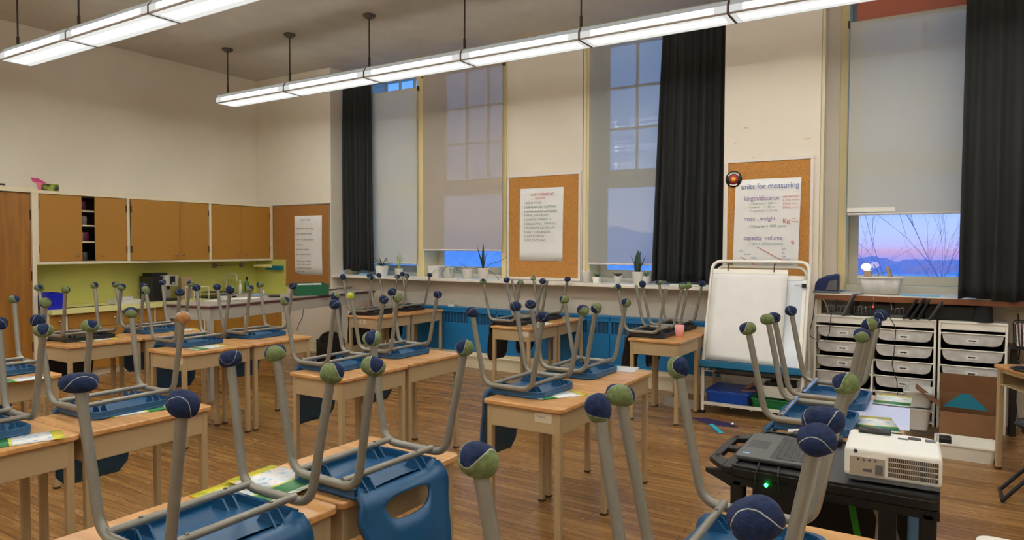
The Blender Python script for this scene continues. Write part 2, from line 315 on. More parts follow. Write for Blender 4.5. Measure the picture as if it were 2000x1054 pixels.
def text_on(s, size, m, parent, mtx, name='lettering', align='LEFT', sx=1.0):
    cu = bpy.data.curves.new('txt', 'FONT'); cu.body = s; cu.size = size; cu.align_x = align
    t = bpy.data.objects.new('txt', cu); COL.objects.link(t); dg = bpy.context.evaluated_depsgraph_get()
    me = bpy.data.meshes.new_from_object(t.evaluated_get(dg)); bpy.data.objects.remove(t)
    me.name = name; me.materials.clear(); me.materials.append(m)
    me.transform(mtx @ Matrix.Diagonal((sx, 1, 1, 1)))
    o = bpy.data.objects.new(name, me); COL.objects.link(o); o.parent = parent; return o
def texts(lines, parent, name='handwriting'):
    """lines: (string, size, material, x, y, stretch) in the sheet's plane (X right, Y up); one mesh for all of them"""
    bm = bmesh.new(); mats = []; me_all = bpy.data.meshes.new(name)
    for s, size, m, x, y, sx in lines:
        if m not in mats: mats.append(m)
        t = text_on(s, size, m, None, Matrix.Translation((x, y, 0)), 'tmp', sx=sx); k = mats.index(m)
        n0 = len(bm.faces); bm.from_mesh(t.data); bm.faces.ensure_lookup_table()
        for f in bm.faces[n0:]: f.material_index = k
        me = t.data; bpy.data.objects.remove(t); bpy.data.meshes.remove(me)
    bm.to_mesh(me_all); bm.free()
    for m in mats: me_all.materials.append(m)
    o = bpy.data.objects.new(name, me_all); COL.objects.link(o); o.parent = parent; return o

# ------------------------------------------------------------------ room shell
XL, YP, YB, ZC = -9.18, 7.075, 7.45, 4.15       # left wall, pier plane, window plane, ceiling
XR, YN = 3.2, -2.8
struct(MB().box(XL-0.2, YN-0.2, -0.12, XR+0.2, 8.3, 0), 'floor', M['floor'])
struct(MB().box(XL-0.2, YN-0.2, ZC, XR+0.2, 8.3, ZC+0.12), 'ceiling', M['ceil'])
struct(MB().box(XL-0.2, YN-0.2, 0, XL, 8.3, ZC), 'wall_left', M['wall'])
struct(MB().box(XR, YN-0.2, 0, XR+0.2, 8.3, ZC), 'wall_right', M['wall'])
struct(MB().box(XL, YN-0.2, 0, XR, YN, ZC), 'wall_rear', M['wall'])
# window wall: deep pier by the corner, thin pier between the windows, second deep pier, glazed bays
XA, XB = -7.53, -1.885           # first bay
XC0, XC1 = -0.985, XR            # second bay
M1a, M1b = -6.20, -6.06          # mullion post between windows 1 and 2
P2a, P2b = -4.735, -3.66         # pier with the middle board
ZS, ZT = 1.15, 4.11              # sill, window head
w = MB()
w.box(XL, YP, 0, XA, 8.3, ZC); w.box(XB, YP, 0, XC0, 8.3, ZC)          # the two deep piers
for a, b in ((XA, XB), (XC0, XC1)): w.box(a, YB-0.08, 0, b, 7.9, ZS-0.03); w.box(a, YB, ZT, b, 7.9, ZC)
w.box(P2a, YB, ZS-0.03, P2b, 7.9, ZT)
w.box(1.05, YB, ZS-0.03, XR, 7.9, ZT); w.box(XC0, YB, ZS-0.03, -0.86, 7.9, ZT)
struct(w, 'wall_window', M['wall'])
t = MB().box(XA, 7.21, 0, XB, YB-0.07, 0.2); t.box(XA, 7.19, 0.145, XB, YB-0.07, 0.16); struct(t, 'baseboard_window', M['trim'])
t = MB().box(XL, YP-0.018, 0, XA, YP, 0.15); t.box(XL, YP-0.024, 0, XA, YP, 0.03); struct(t, 'baseboard_pier', M['trim'])
t = MB().box(XB, YP-0.018, 0, XC0, YP, 0.15); struct(t, 'baseboard_corner', M['trim'])
t = MB().box(XL, YN, 0, XL+0.02, 3.2, 0.15); struct(t, 'baseboard_left', M['trim'])
# window ledges
t = MB().box(XA, 7.08, 1.115, XB, YB+0.16, 1.15); struct(t, 'trim_1', M['sill'], 0.004)
t = MB().box(XC0, YB-0.05, 1.10, XC1, YB+0.16, 1.135); t.box(XC0, 6.99, 1.10, XC1, YB-0.05, 1.135); struct(t, 'trim_2', M['sill'], 0.003)
struct(MB().box(XC0-0.012, 6.972, 1.078, XC1, 6.99, 1.128), 'trim_3', M['wood'], 0.003)
# moulding along the wall behind the far trolley side
struct(MB().box(0.5, YB-0.10, 0.98, XC1, YB-0.08, 1.02), 'trim_4', M['trim'])
# vertical pipe casings at the pier edges
t = MB().box(XC0+0.0, YP+0.02, 0, XC0+0.03, YP+0.09, ZC); struct(t, 'trim_5', M['trim'], 0.004)
t = MB().box(-3.64, YB-0.03, ZS, -3.60, YB, ZT+0.02); struct(t, 'trim_6', M['trim'], 0.004)

def window(idx, x0, x1, cols, rows, zmid=2.35, paint='casing'):
    """sash window set back in its opening: casing, deep jambs, upper sash with panes, lower sash with one pane"""
    f = MB(); yg = YB+0.30
    f.box(x0, YB-0.02, ZS, x0+0.07, yg+0.06, ZT, 0); f.box(x1-0.07, YB-0.02, ZS, x1, yg+0.06, ZT, 0)
    f.box(x0, YB-0.02, ZT-0.045, x1, yg+0.06, ZT, 0); f.box(x0+0.07, YB+0.1, ZS-0.03, x1-0.07, yg+0.06, ZS+0.05, 1)
    o = f.build('window_%d' % idx, [M['casing'], M['wpaint']], bevel=0.004); o['kind'] = 'structure'
    a, b = x0+0.07, x1-0.07
    s = MB(); z0, z1 = ZS+0.05, zmid; y0 = yg-0.03
    s.box(a, y0, z0, a+0.085, y0+0.04, z1); s.box(b-0.085, y0, z0, b, y0+0.04, z1); s.box(a+0.085, y0, z0, b-0.085, y0+0.04, z0+0.09); s.box(a+0.085, y0, z1-0.07, b-0.085, y0+0.04, z1)
    s.build('lower_sash', M['wpaint'], o, bevel=0.004)
    MB().box(a+0.08, y0+0.015, z0+0.08, b-0.08, y0+0.021, z1-0.06).build('lower_pane', M['glass'], o)
    s = MB(); z0, z1 = zmid+0.02, ZT-0.045; y0 = yg+0.02
    s.box(a, y0, z0, a+0.085, y0+0.04, z1); s.box(b-0.085, y0, z0, b, y0+0.04, z1); s.box(a+0.085, y0, z0-0.05, b-0.085, y0+0.04, z0+0.13); s.box(a+0.085, y0, z1-0.05, b-0.085, y0+0.04, z1)
    xs = [a+0.085+(b-a-0.17)*i/cols for i in range(cols+1)]; zs = [z0+0.13+(z1-z0-0.21)*i/rows for i in range(rows+1)]
    for x in xs[1:-1]: s.box(x-0.014, y0+0.005, z0, x+0.014, y0+0.035, z1)
    for z in zs[1:-1]: s.box(a+0.085, y0+0.006, z-0.014, b-0.085, y0+0.034, z+0.014)
    s.build('upper_sash', M['wpaint'], o)
    MB().box(a+0.08, y0+0.016, z0+0.1, b-0.08, y0+0.022, z1-0.07).build('upper_pane', M['glass'], o)
    return o
window(1, XA, M1a+0.07, 4, 3); window(2, M1b-0.07, P2a, 3, 3); window(3, P2b+0.04, XB, 4, 3); window(4, -0.86, 1.05, 3, 3)
struct(MB().box(M1a, YB-0.045, ZS, M1b, YB-0.02, ZT), 'trim_7', M['casing'], 0.004)

# ------------------------------------------------------------------ outside, seen through the window gaps; dusk haze is put into the colours
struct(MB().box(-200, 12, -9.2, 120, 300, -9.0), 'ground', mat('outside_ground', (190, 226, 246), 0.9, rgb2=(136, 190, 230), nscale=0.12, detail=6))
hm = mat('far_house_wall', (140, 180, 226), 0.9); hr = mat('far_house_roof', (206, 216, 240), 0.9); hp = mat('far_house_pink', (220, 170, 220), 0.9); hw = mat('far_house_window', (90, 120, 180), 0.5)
def house(x, y, wd, dp, ht, col, label):
    o = thing('house', label, 'house', (x, y, -9.0), 0, 'houses beyond the windows')
    MB().box(-wd/2, 0, 0, wd/2, dp, ht).build('wall', col, o)
    MB().add([(-wd/2-.4, -.4, ht), (wd/2+.4, -.4, ht), (wd/2+.4, dp+.4, ht), (-wd/2-.4, dp+.4, ht), (-wd/2-.4, dp/2, ht+2.2), (wd/2+.4, dp/2, ht+2.2)], [(0, 1, 5, 4), (2, 3, 4, 5), (0, 4, 3), (1, 2, 5), (0, 3, 2, 1)]).build('roof', hr, o)
    for k in range(3): MB().box(-wd/2+wd*(k+0.3)/3, -0.06, ht*.55, -wd/2+wd*(k+0.7)/3, 0.02, ht*.85).build('house_window', hw, o)
for i, (x, y, wd, dp, ht, cl, lb) in enumerate(((2.6, 74, 9, 7, 3.6, hm, 'bluish house with snowy roof, leftmost through the right-hand window'), (-6.5, 96, 10, 8, 4.6, hp, 'pinkish house on the horizon behind the bare trees'),
        (-2.2, 112, 11, 8, 4.6, hm, 'distant small house at the middle of the right-hand window view'), (-48, 60, 22, 10, 6.2, hm, 'bluish building seen under the taupe blind'), (-24, 62, 20, 10, 6.2, hm, 'bluish building seen under the sheer blind'), (-70, 55, 22, 10, 6.0, hm, 'bluish building seen under the leftmost blind'))):
    house(x, y, wd, dp, ht, cl, lb)
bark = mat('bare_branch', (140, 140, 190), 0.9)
def tree(x, y, h, label, seed, spread=0.5):
    rnd = random.Random(seed); m = MB()
    def br(p, d, L, r, lv):
        q = p+d*L; mid = p+d*L*0.5+Vector((rnd.uniform(-.06, .06), rnd.uniform(-.06, .06), rnd.uniform(0, .05)))*L
        m.tube([p, mid, q], [r, r*.85, r*.65], 5)
        if lv == 0: return
        for k in range(3 if lv > 1 else 2):
            nd = (d+Vector((rnd.uniform(-1, 1), rnd.uniform(-1, 1), rnd.uniform(-.1, .5)))*spread).normalized()
            br(q if k else mid, nd, L*rnd.uniform(.6, .8), r*.6, lv-1)
    br(Vector((0, 0, 0)), Vector((0, 0, 1)), h*.52, h*.0042, 4)
    tag(m.build('bare_tree', bark, loc=(x, y, -9.0)), label, 'tree', 'bare trees outside the right-hand window')
tree(-5.2, 42, 12.2, 'bare forked tree at the left edge of the right-hand window view', 3, 0.75)
tree(-3.0, 60, 12.4, 'bare bushy tree beside the forked one, left in the window view', 5, 0.7)
tree(0.1, 90, 12.4, 'thin bare tree at the middle of the window view', 8, 0.4)
tree(1.0, 48, 12.4, 'tall bare tree at the right edge of the window view by the curtain', 11, 0.5)
def ridge(name, y0, y1, zt, amp, col, seed, xa=-150, xb=80):
    """rolling tree-covered land: a bumpy height field"""
    rnd = random.Random(seed); nx, ny = 260, 6; vs = []; fs = []; ph = [(rnd.uniform(.02, .6), rnd.uniform(0, 6.3), rnd.uniform(.3, 1)) for _ in range(14)]
    for j in range(ny+1):
        for i in range(nx+1):
            x = xa+(xb-xa)*i/nx; y = y0+(y1-y0)*j/ny; f = math.sin(math.pi*min(1, (j+.0)/ny*.6)) if j else 0
            vs.append((x+rnd.uniform(-.2, .2), y, -9.0+(zt+9.0)*min(1, f*1.05)+(amp*(sum(a*math.sin(w_*x+p+j) for w_, p, a in ph)/5+rnd.uniform(-.35, .35)) if j else 0)))
    for j in range(ny):
        for i in range(nx): q = j*(nx+1)+i; fs.append((q, q+1, q+nx+2, q+nx+1))
    o = MB().add(vs, fs).build(name, col); o['kind'] = 'structure'
ridge('far_hills', 150, 210, -1.4, 1.0, mat('far_sunset_woods', (255, 170, 190), 0.9, rgb2=(190, 176, 226), nscale=0.06, detail=5), 2)  # sunset light is put into the pink of the far woods
ridge('left_hills', 84, 120, 4.5, 1.2, mat('left_hazy_woods', (200, 224, 250), 0.9, rgb2=(176, 206, 246), nscale=0.3, detail=6), 4, -150, -22)  # blue haze is put into the colour of this ridge
ridge('near_hills', 70, 130, -3.4, 1.2, mat('near_hazy_woods', (176, 218, 248), 0.9, rgb2=(118, 166, 226), nscale=0.35, detail=6), 9)  # nearer hills also carry the blue haze in their colour

# ------------------------------------------------------------------ roller blinds
def blind(label, fab, x0, x1, z0, z1, y=YB-0.055, extra=None):
    o = thing('roller_blind', label, 'blind', ((x0+x1)/2, y, z1), 0, 'roller blinds on the windows'); h = (x1-x0)/2
    MB().tube([(-h, 0.0, 0), (h, 0.0, 0)], 0.022, 12).build('roller_tube', M['wpaint'], o)
    [MB().box(q_-0.008, -0.024, -0.03, q_+0.008, 0.026, 0.03).build('bracket', M['brass'], o) for q_ in (-h-.01, h+.01)]
    # fabric with a slight bow
    nx, nz = 10, 24; vs = []; fs = []
    for j in range(nz+1):
        for i in range(nx+1):
            x = -h+0.003+(2*h-0.006)*i/nx; z = -(z1-z0)*j/nz; vs.append((x, -0.022+0.004*math.sin(i*1.1)*math.sin(j*0.35), z))
    for j in range(nz):
        for i in range(nx): a = j*(nx+1)+i; fs.append((a, a+1, a+nx+2, a+nx+1))
    MB().add(vs, fs, 0, True).build('blind_fabric', M[fab], o)
    MB().tube([(-h+0.008, -0.022, z0-z1), (h-0.008, -0.022, z0-z1)], 0.011, 10).build('bottom_bar', M['bframe'], o)
    MB().tube([(h+0.006, -0.02, -0.02), (h+0.008, -0.02, (z0-z1)*.5), (h+0.006, -0.02, (z0-z1)*.93)], 0.0025, 5).build('bead_chain', M['cablew'], o)
    return o
blind('pale grey roller blind half behind the left curtain with a blue gap above', 'blindA', XA+0.02, M1a+0.035, 1.33, 3.745)
blind('taupe roller blind beside the middle cork board, panes showing through', 'blindB', M1b+0.0, P2a-0.03, 1.52, 3.90)
blind('sheer grey roller blind with blue sky panes showing through', 'blindC', P2b+0.115, XB-0.02, 1.37, 3.945)
b4 = blind('grey roller blind on the right-hand window with white tape at its hem', 'blindA', -0.775, 1.0, 1.885, 3.705, y=YB-0.09)
MB().box(-0.885, -0.036, -1.80, -0.48, -0.0335, -1.757).build('tape_strip', M['white'], b4)
tp = aty(1775, 20, YB-0.03)
tag(MB().box(-0.72, YB-0.03, 3.74, 0.95, YB-0.024, 4.1).build('paper_sheet', M['terra']), 'terracotta red paper covering the window top above the right-hand blind', 'paper')

# ------------------------------------------------------------------ curtains
def curtain(label, xt0, xt1, xb0, xb1, y, zt, zb, folds, seed):
    rnd = random.Random(seed); o = thing('curtain', label, 'curtain', ((xt0+xt1)/2, y, zt), 0, 'black curtains'); cx = (xt0+xt1)/2
    nx, nz = folds*10, 26; ph = [rnd.uniform(.75, 1.3) for _ in range(folds+1)]; vs = []; fs = []
    for side in (0, 1):
        for j in range(nz+1):
            t = j/nz; a = xt0*(1-t)+xb0*t; b = xt1*(1-t)+xb1*t; bulge = 0.35+0.65*t
            for i in range(nx+1):
                u = i/nx; f = u*folds; k = int(min(f, folds-1)); am = (ph[k]*(1-(f-k))+ph[k+1]*(f-k))
                yy = -0.035*am*bulge*math.cos(2*math.pi*f+0.5*math.sin(t*3+k)) - 0.012*math.sin(5*u+4*t)
                xx = a+(b-a)*u+0.014*bulge*math.sin(2*math.pi*f*0.5+t*2.2+k)*(1 if 0 < i < nx else 0)
                zz = -(zt-zb)*t + (0.012*math.sin(f*1.7) if j == nz else 0)
                vs.append((xx-cx, yy+side*0.006, zz))
    N = (nx+1)*(nz+1)
    for j in range(nz):
        for i in range(nx):
            q = j*(nx+1)+i; fs.append((q, q+nx+1, q+nx+2, q+1)); fs.append((N+q, N+q+1, N+q+nx+2, N+q+nx+1))
    for i in range(nx): q = nz*(nx+1)+i; fs.append((q, N+q, N+q+1, q+1))
    for j in range(nz):
        q = j*(nx+1); fs.append((q, N+q, N+q+nx+1, q+nx+1)); q += nx; fs.append((q, q+nx+1, N+q+nx+1, N+q))
    MB().add(vs, fs, 0, True).build('curtain_cloth', M['curtain'], o)
    MB().tube([(xt0-cx-0.02, 0, 0.012), (xt1-cx+0.02, 0, 0.012)], 0.012, 8).build('curtain_rod', M['stem'], o)
    return o
CY = 7.30
curtain('narrow black curtain at the left end of the window wall', -7.50, aty(724, 180, CY).x, -7.50, aty(732, 520, CY).x, CY, 3.98, 1.215, 7, 1)
curtain('tall black curtain hanging between the sheer blind and the easel', aty(1296, 60, CY).x, -1.92, aty(1274, 540, CY).x, -1.90, CY, 3.98, 1.185, 9, 2)
curtain('wide black curtain at the right edge over the wooden ledge', aty(1888, 10, 6.92).x, 1.5, aty(1871, 570, 6.92).x, 1.5, 6.92, 4.0, 1.135, 11, 3)

# ------------------------------------------------------------------ ceiling light rows
def fixture(x0, x1, y, zb, label, hang0, hang1):
    o = thing('ceiling_light', label, 'ceiling light', ((x0+x1)/2, y, zb), 0, 'pendant fluorescent lights in rows'); h = (x1-x0)/2-0.004; W = 0.14; e = 0.045
    RX = Matrix(((0, 0, 1, 0), (1, 0, 0, 0), (0, 1, 0, 0), (0, 0, 0, 1)))
    MB().prism([(-W*.78, 0.112), (W*.78, 0.112), (W*.7, 0.125), (-W*.7, 0.125)], -h, h, 0, RX).build('housing', M['fixw'], o)
    g = MB(); g.prism([(-W, 0.070), (W, 0.070), (W*.8, 0.112), (-W*.8, 0.112)], -h+.008, h-.008, 0, RX); g.build('upper_lens', M['lens_top'], o)
    for s in (-1, 1):
        g = MB(); a, b = sorted((s*W, s*(W-.004))); g.box(-h+e*2.4, a, 0.012, h-e*2.4, b, 0.068); g.build('side_lens', M['lens'], o)
    MB().box(-h+e*1.2, -W+0.01, 0.0, h-e*1.2, W-0.01, 0.006).build('bottom_lens', M['lensb'], o)
    for s in (-1, 1):
        a, b = sorted((s*(h-.006), s*(h-e*2.4))); c, d = sorted((s*(h-.006), s*(h-e*1.2)))
        MB().box(a, -W, 0.012, b, -W+0.004, 0.068).box(a, W-0.004, 0.012, b, W, 0.068).box(c, -W+0.01, 0.0, d, W-0.01, 0.006).prism([(-W+.004, .006), (W-.004, .006), (W-.004, .066), (-W+.004, .066)], min(a, d), max(a, d)-.0001, 0, RX).build('lens_end', M['lens_end'], o)
        MB().prism([(-W-.003, -.004), (W+.003, -.004), (W+.003, .07), (W*.8, .114), (-W*.8, .114), (-W-.003, .07)], min(s*h, s*(h-.006)), max(s*h, s*(h-.006)), 0, RX).build('end_plate', M['endp'], o)
    for s in (-1, 1): MB().prism([(s*(W-0.008), -0.003), (s*W, 0.0), (s*W, 0.012), (s*(W-0.008), 0.008)], -h+.006, h-.006, 0, RX).build('lens_rim', M['rimp'], o)
    cxx = (x0+x1)/2
    for hx in (hang0, hang1):
        if hx is None: continue
        q = hx-cxx; top = ZC-zb
        s = MB().tube([(q, 0, 0.125), (q, 0, top-0.03)], 0.0085, 8).tube([(q, 0, 0.16), (q, 0, 0.26)], 0.014, 8).box(q-0.09, -0.012, 0.124, q+0.09, 0.012, 0.13).build('hanger_stem', M['stem'], o)
        MB().lathe([(0.001, top-0.045), (0.03, top-0.045), (0.07, top-0.02), (0.07, top), (0.001, top)], 18, 0, Matrix.Translation((q, 0, 0))).build('ceiling_canopy', M['canopy'], s)
    return o
ZB = 3.42; NAMES = ('far end', 'second from far end', 'third from far end', 'fourth from far end', 'fifth from far end', 'above the easel', 'near the right edge', 'past the right edge')
X0 = -8.05; PX = 1.316
for ry, rn, zz in ((5.72, 'row nearest the windows', ZB), (3.30, 'row at top left of the photo', ZB), (0.86, 'row over the front desks', ZB), (-1.56, 'row behind the camera', ZB)):  # the last two rows are out of view, included to light the room
    for k in range(8):
        a = X0+PX*k
        fixture(a, a+PX, ry, zz, 'fluorescent light, %s, %s' % (NAMES[k], rn), a+(0.06 if k == 0 else -0.05), None)

# ------------------------------------------------------------------ cork boards and charts
def board(label, x0, x1, z0, z1, y, fm, cork, fw=0.03):
    o = thing('cork_board', label, 'notice board', ((x0+x1)/2, y, z0), 0, 'cork boards'); h = (x1-x0)/2; H = z1-z0
    MB().box(-h+fw*.5, -0.012, fw*.5, h-fw*.5, -0.001, H-fw*.5).build('cork_panel', M[cork], o)
    g = MB(); g.box(-h, -0.022, 0, h, 0, fw); g.box(-h, -0.022, H-fw, h, 0, H); g.box(-h, -0.022, fw, -h+fw, 0, H-fw); g.box(h-fw, -0.022, fw, h, 0, H-fw)
    g.build('board_frame', M[fm], o, bevel=0.003); return o
SHEETM = Matrix(((1, 0, 0, 0), (0, 0, 1, 0), (0, 1, 0, 0), (0, 0, 0, 1)))
def sheet(label, x0, x1, z0, z1, y, tilt=0.0):
    o = thing('chart_paper', label, 'chart paper', (x0, y, z1), 0, 'handwritten chart papers'); W, H = x1-x0, z1-z0; n = 8; vs = []; fs = []
    for sd in (0, 1):
        for j in range(n+1):
            for i in range(n+1): u, v = i/n, j/n; vs.append((W*u+tilt*v, -0.004-0.006*v*abs(u-.5)*2*math.sin(v*3+1)-0.002*math.sin(u*5+v*4)+sd*0.0008, -H*v))
    N = (n+1)**2
    for j in range(n):
        for i in range(n): q = j*(n+1)+i; fs += [(q, q+n+1, q+n+2, q+1), (N+q, N+q+1, N+q+n+2, N+q+n+1)]
    for i in range(n): q = n*(n+1)+i; fs += [(q, N+q, N+q+1, q+1), (i, i+1, N+i+1, N+i)]
    MB().add(vs, fs, 0, True).build('sheet', M['paper'], o); return o
def write(o, lines, dy=-0.0135):
    t = texts(lines, o); t.data.transform(Matrix(((1, 0, 0, 0), (0, 0, -1, dy), (0, 1, 0, 0), (0, 0, 0, 1)))); return t
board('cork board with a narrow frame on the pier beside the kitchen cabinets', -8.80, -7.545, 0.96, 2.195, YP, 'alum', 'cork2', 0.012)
p0 = aty(577, 422, YP); p1 = aty(631, 538, YP)
s1 = sheet('chart paper with black handwriting on the left cork board', p0.x, p1.x, aty(600, 536, YP).z, p0.z, YP-0.013)
W1 = p1.x-p0.x; K = M['ink']; G = M['inkgr']; RD = M['inkr']
write(s1, [('WORD WORK', .034, K, .22*W1, -.075, 1.0), ('important to read every', .040, K, .03, -.20, .98), ('as if it is your own words', .037, K, .03, -.28, .9), ('because', .036, RD, .03, -.36, 1), ('the words have meaning', .032, K, .17, -.365, .8),
           ('and sounds', .034, K, .03, -.44, 1), ('reading aloud and again', .032, K, .03, -.51, .95), ('helps the reader to learn', .034, K, .03, -.585, .95), ('This is a way of telling', .038, K, .05, -.69, .9), ('what to do and how', .036, K, .06, -.74, 1), ('to share with everyone', .036, K, .06, -.79, .9), ('in the class', .034, K, .06, -.84, 1)])
board('middle cork board between the taupe and sheer blinds', P2a+0.012, aty(1135, 450, YB).x, 1.155, 2.475, YB, 'bframe', 'cork')
p0 = aty(1018, 369, YB); p1 = aty(1101, 510, YB)
s2 = sheet('chart paper with red title and grey list on the middle cork board', p0.x, aty(1102, 366, YB).x, aty(1058, 509, YB).z, p0.z, YB-0.014, -0.012)
W2 = p1.x-p0.x
H2 = p0.z-aty(1058, 509, YB).z
write(s2, [('CARTOGRAPHIC', .046, RD, .25*W2, -.105*H2, .95), ('features', .046, RD, .36*W2, -.155*H2, 1)] +
      [(t_, .036, M['inkg'] if i < 7 else G, .055, -(.215+.0575*i)*H2, k) for i, (t_, k) in enumerate((('1 BOLD TITLES', 1.1), ('2 SUBHEADINGS / CAPTIONS', 1.0), ('3 IMAGES, ALWAYS CAPTIONED', .92), ('4 MAPS, DATA BOXES', 1.05), ('5 CHARTS / GRAPHS   5', 1.05), ('6 COLOURFUL / SYMBOLS', 1.1), ('7 DIAGRAMS ILLUSTRATE', 1.1), ('8 NEAT / ORGANIZED', 1.1), ('9 EASY TO READ', 1.1), ('10 EYE CATCHING', 1.05)))])
board('large cork board with wide white frame behind the easel', XB+0.02, XC0-0.05, 1.17, 2.44, YP, 'bframe', 'cork', 0.028)
p0 = aty(1438, 352, YP); p1 = aty(1560, 505, YP)
s3 = sheet('chart paper headed units for measuring on the cork board behind the easel', p0.x, aty(1566, 348, YP).x, 1.36, p0.z, YP-0.014, -0.02)
GN, PU, BL = M['inkg'], M['inkp'], M['inkb']
W3 = 1.0*(aty(1566, 348, YP).x-p0.x)
write(s3, [('units for measuring', .075, BL, .055, -.095, .93), ('length/distance', .066, PU, .085, -.21, .84), ('- 1 kilometre = 1000 m', .028, GN, .13, -.25, 1), ('- 1 metre     = 100 cm', .028, GN, .13, -.285, 1), ('- 1 centimetre = 10 mm', .028, GN, .13, -.32, 1),
           ('mm', .032, RD, .735*W3, -.19, 1.6), ('C cm', .032, RD, .735*W3, -.225, 1), ('D dm', .032, RD, .735*W3, -.26, 1), ('H km', .032, RD, .735*W3, -.295, 1), ('millimetre', .02, RD, .865*W3, -.185, .8), ('centimetre', .02, RD, .865*W3, -.22, .8), ('metre', .02, RD, .865*W3, -.255, 1), ('kilometre', .02, RD, .865*W3, -.29, .9),
           ('mass   weight', .060, PU, .085, -.41, .92), ('. 1 kilogram = 1000 grams', .034, GN, .13, -.475, 1), ('Kg', .06, RD, .735*W3, -.435, 1), ('gram', .02, RD, .865*W3, -.40, 1), ('kilogram', .02, RD, .865*W3, -.43, .9),
           ('capacity  volume', .058, PU, .085, -.60, .95), ('. 1 litre = 1000 millilitres', .034, GN, .12, -.65, 1), ('L', .06, RD, .865*W3, -.64, 1), ('ml', .03, RD, .865*W3, -.63, 1), ('kilo', .03, BL, .04, -.72, 1), ('hecto', .03, BL, .09, -.75, 1), ('deca', .03, BL, .16, -.785, 1), ('unit', .026, PU, .23, -.815, 1), ('deci', .026, BL, .29, -.84, 1), ('centi', .03, BL, .34, -.87, 1), ('milli', .03, BL, .40, -.905, 1),
           ('km', .03, BL, .735*W3, -.70, 1), ('m', .03, BL, .735*W3, -.735, 1), ('cm', .03, BL, .735*W3, -.77, 1), ('metre', .026, BL, .735*W3, -.80, 1.1), ('millimetre', .026, BL, .735*W3, -.84, 1), ('metric', .03, M['inkr'], .735*W3, -.92, 1)])
ar = MB()
for (ax, az, bx, bz) in ((.22, -.67, .47, -.81), (.06, -.77, .38, -.95)):
    L = math.hypot(bx-ax, bz-az); an = math.atan2(bz-az, bx-ax); mt = Matrix.Translation((ax, -0.0137, az)) @ Matrix.Rotation(-an, 4, 'Y')
    ar.box(0, -0.0005, -0.003, L, 0, 0.003, 0, mt); ar.prism([(L, 0), (L-.03, .014), (L-.03, -.014)], 0, 0.001, 0, mt @ Matrix.Rotation(R(90), 4, 'X'))
ar.build('marker_arrows', M['inkr'], s3)
q = aty(1434, 350, YP); bd = thing('round_badge', 'round black badge with red and yellow rings at the corner of the right cork board', 'badge', (q.x, YP-0.0235, q.z)); rx = Matrix.Rotation(R(90), 4, 'X')
for r_, nm, mm, d in ((.082, 'badge_disc', M['blackp'], 0), (.046, 'red_ring', mat('badge_red', (176, 52, 44), .6), .0012), (.026, 'orange_centre', mat('badge_orange', (240, 150, 50), .6), .0024), (.015, 'yellow_dot', mat('badge_yellow', (246, 206, 70), .6), .0036)):
    MB().lathe([(1e-4, 0), (r_, 0), (r_, .0012), (1e-4, .0012)], 28, 0, Matrix.Translation((0, -d, 0)) @ rx).build(nm, mm, bd)
g = MB()
for k in range(9):
    a = R(40+100*k/8); g.box(-.008, -.0022, .054, .008, -.0012, .068, 0, Matrix.Rotation(R(90)-a, 4, 'Y'))
for k in range(6):
    a = R(240+60*k/5); g.box(-.007, -.0022, .054, .007, -.0012, .068, 0, Matrix.Rotation(R(90)-a, 4, 'Y'))
g.build('badge_lettering', M['bframe'], bd)
# flaked paint on the wall above the right board
for px, py, sx in ((1457, 250, .02), (1576, 271, .04), (1436, 281, .012), (1470, 308, .015)):
    q = aty(px, py, YP); pl = [(math.cos(a)*sx*(.7+.3*math.sin(3*a)), math.sin(a)*.010*(.8+.3*math.cos(2*a))) for a in [2*math.pi*i/14 for i in range(14)]]
    o = MB().prism(pl, 0, 0.0008, 0, rx).build('paint_chip', mat('paint_chip', (206, 170, 96), .8), loc=(q.x, YP-0.0002, q.z)); tag(o, {1457: 'yellowish paint chip on the wall above the badge', 1576: 'widest yellowish paint chip, above the right end of the board', 1436: 'small paint chip just above the badge', 1470: 'paint chip just over the board frame'}[px], 'paint chip', 'paint chips')

# ------------------------------------------------------------------ radiator covers below the ledge
def radiator(x0, x1, label):
    o = thing('radiator_cover', label, 'radiator', (x0, 7.24, 0.2), 0, 'teal radiator covers'); L = x1-x0-0.006; H = 0.56
    g = MB(); g.box(0, 0, 0, L, 0.125, 0.365); g.box(0, 0, 0.505, L, 0.125, H); g.box(0, 0.03, 0.365, L, 0.125, 0.505)
    n = int(L/0.052)
    for i in range(n+1):
        if i % 12 in (0,): g.box(L*i/n-0.02, 0, 0.365, L*i/n+0.02, 0.03, 0.505)
        g.box(max(0, L*i/n-0.006), 0.012, 0.365, min(L, L*i/n+0.006), 0.03, 0.505)
    g.build('cover', M['radiator'], o, bevel=0.003)
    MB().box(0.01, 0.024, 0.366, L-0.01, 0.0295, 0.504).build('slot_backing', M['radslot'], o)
    MB().box(-0.0, -0.006, H-0.012, L, 0.125, H+0.012).build('top_cap', M['radiator'], o, bevel=0.003)
radiator(-6.45, -4.75, 'teal radiator cover behind the desk pair at the far left'); radiator(-4.75, -3.2, 'teal radiator cover under the middle cork board'); radiator(-3.2, -1.92, 'teal radiator cover behind the desk with the pink cup')
tag(MB().prism(rrect(-.05, -.03, .05, .03, .02), 0, .03).add([(-.05, 0, .03), (.02, -.02, .07), (.05, .02, .03)], [(0, 1, 2)]).build('tissue', M['paper'], loc=(-5.5, 7.29, 0.773)), 'crumpled white tissue on top of the radiator cover', 'tissue')

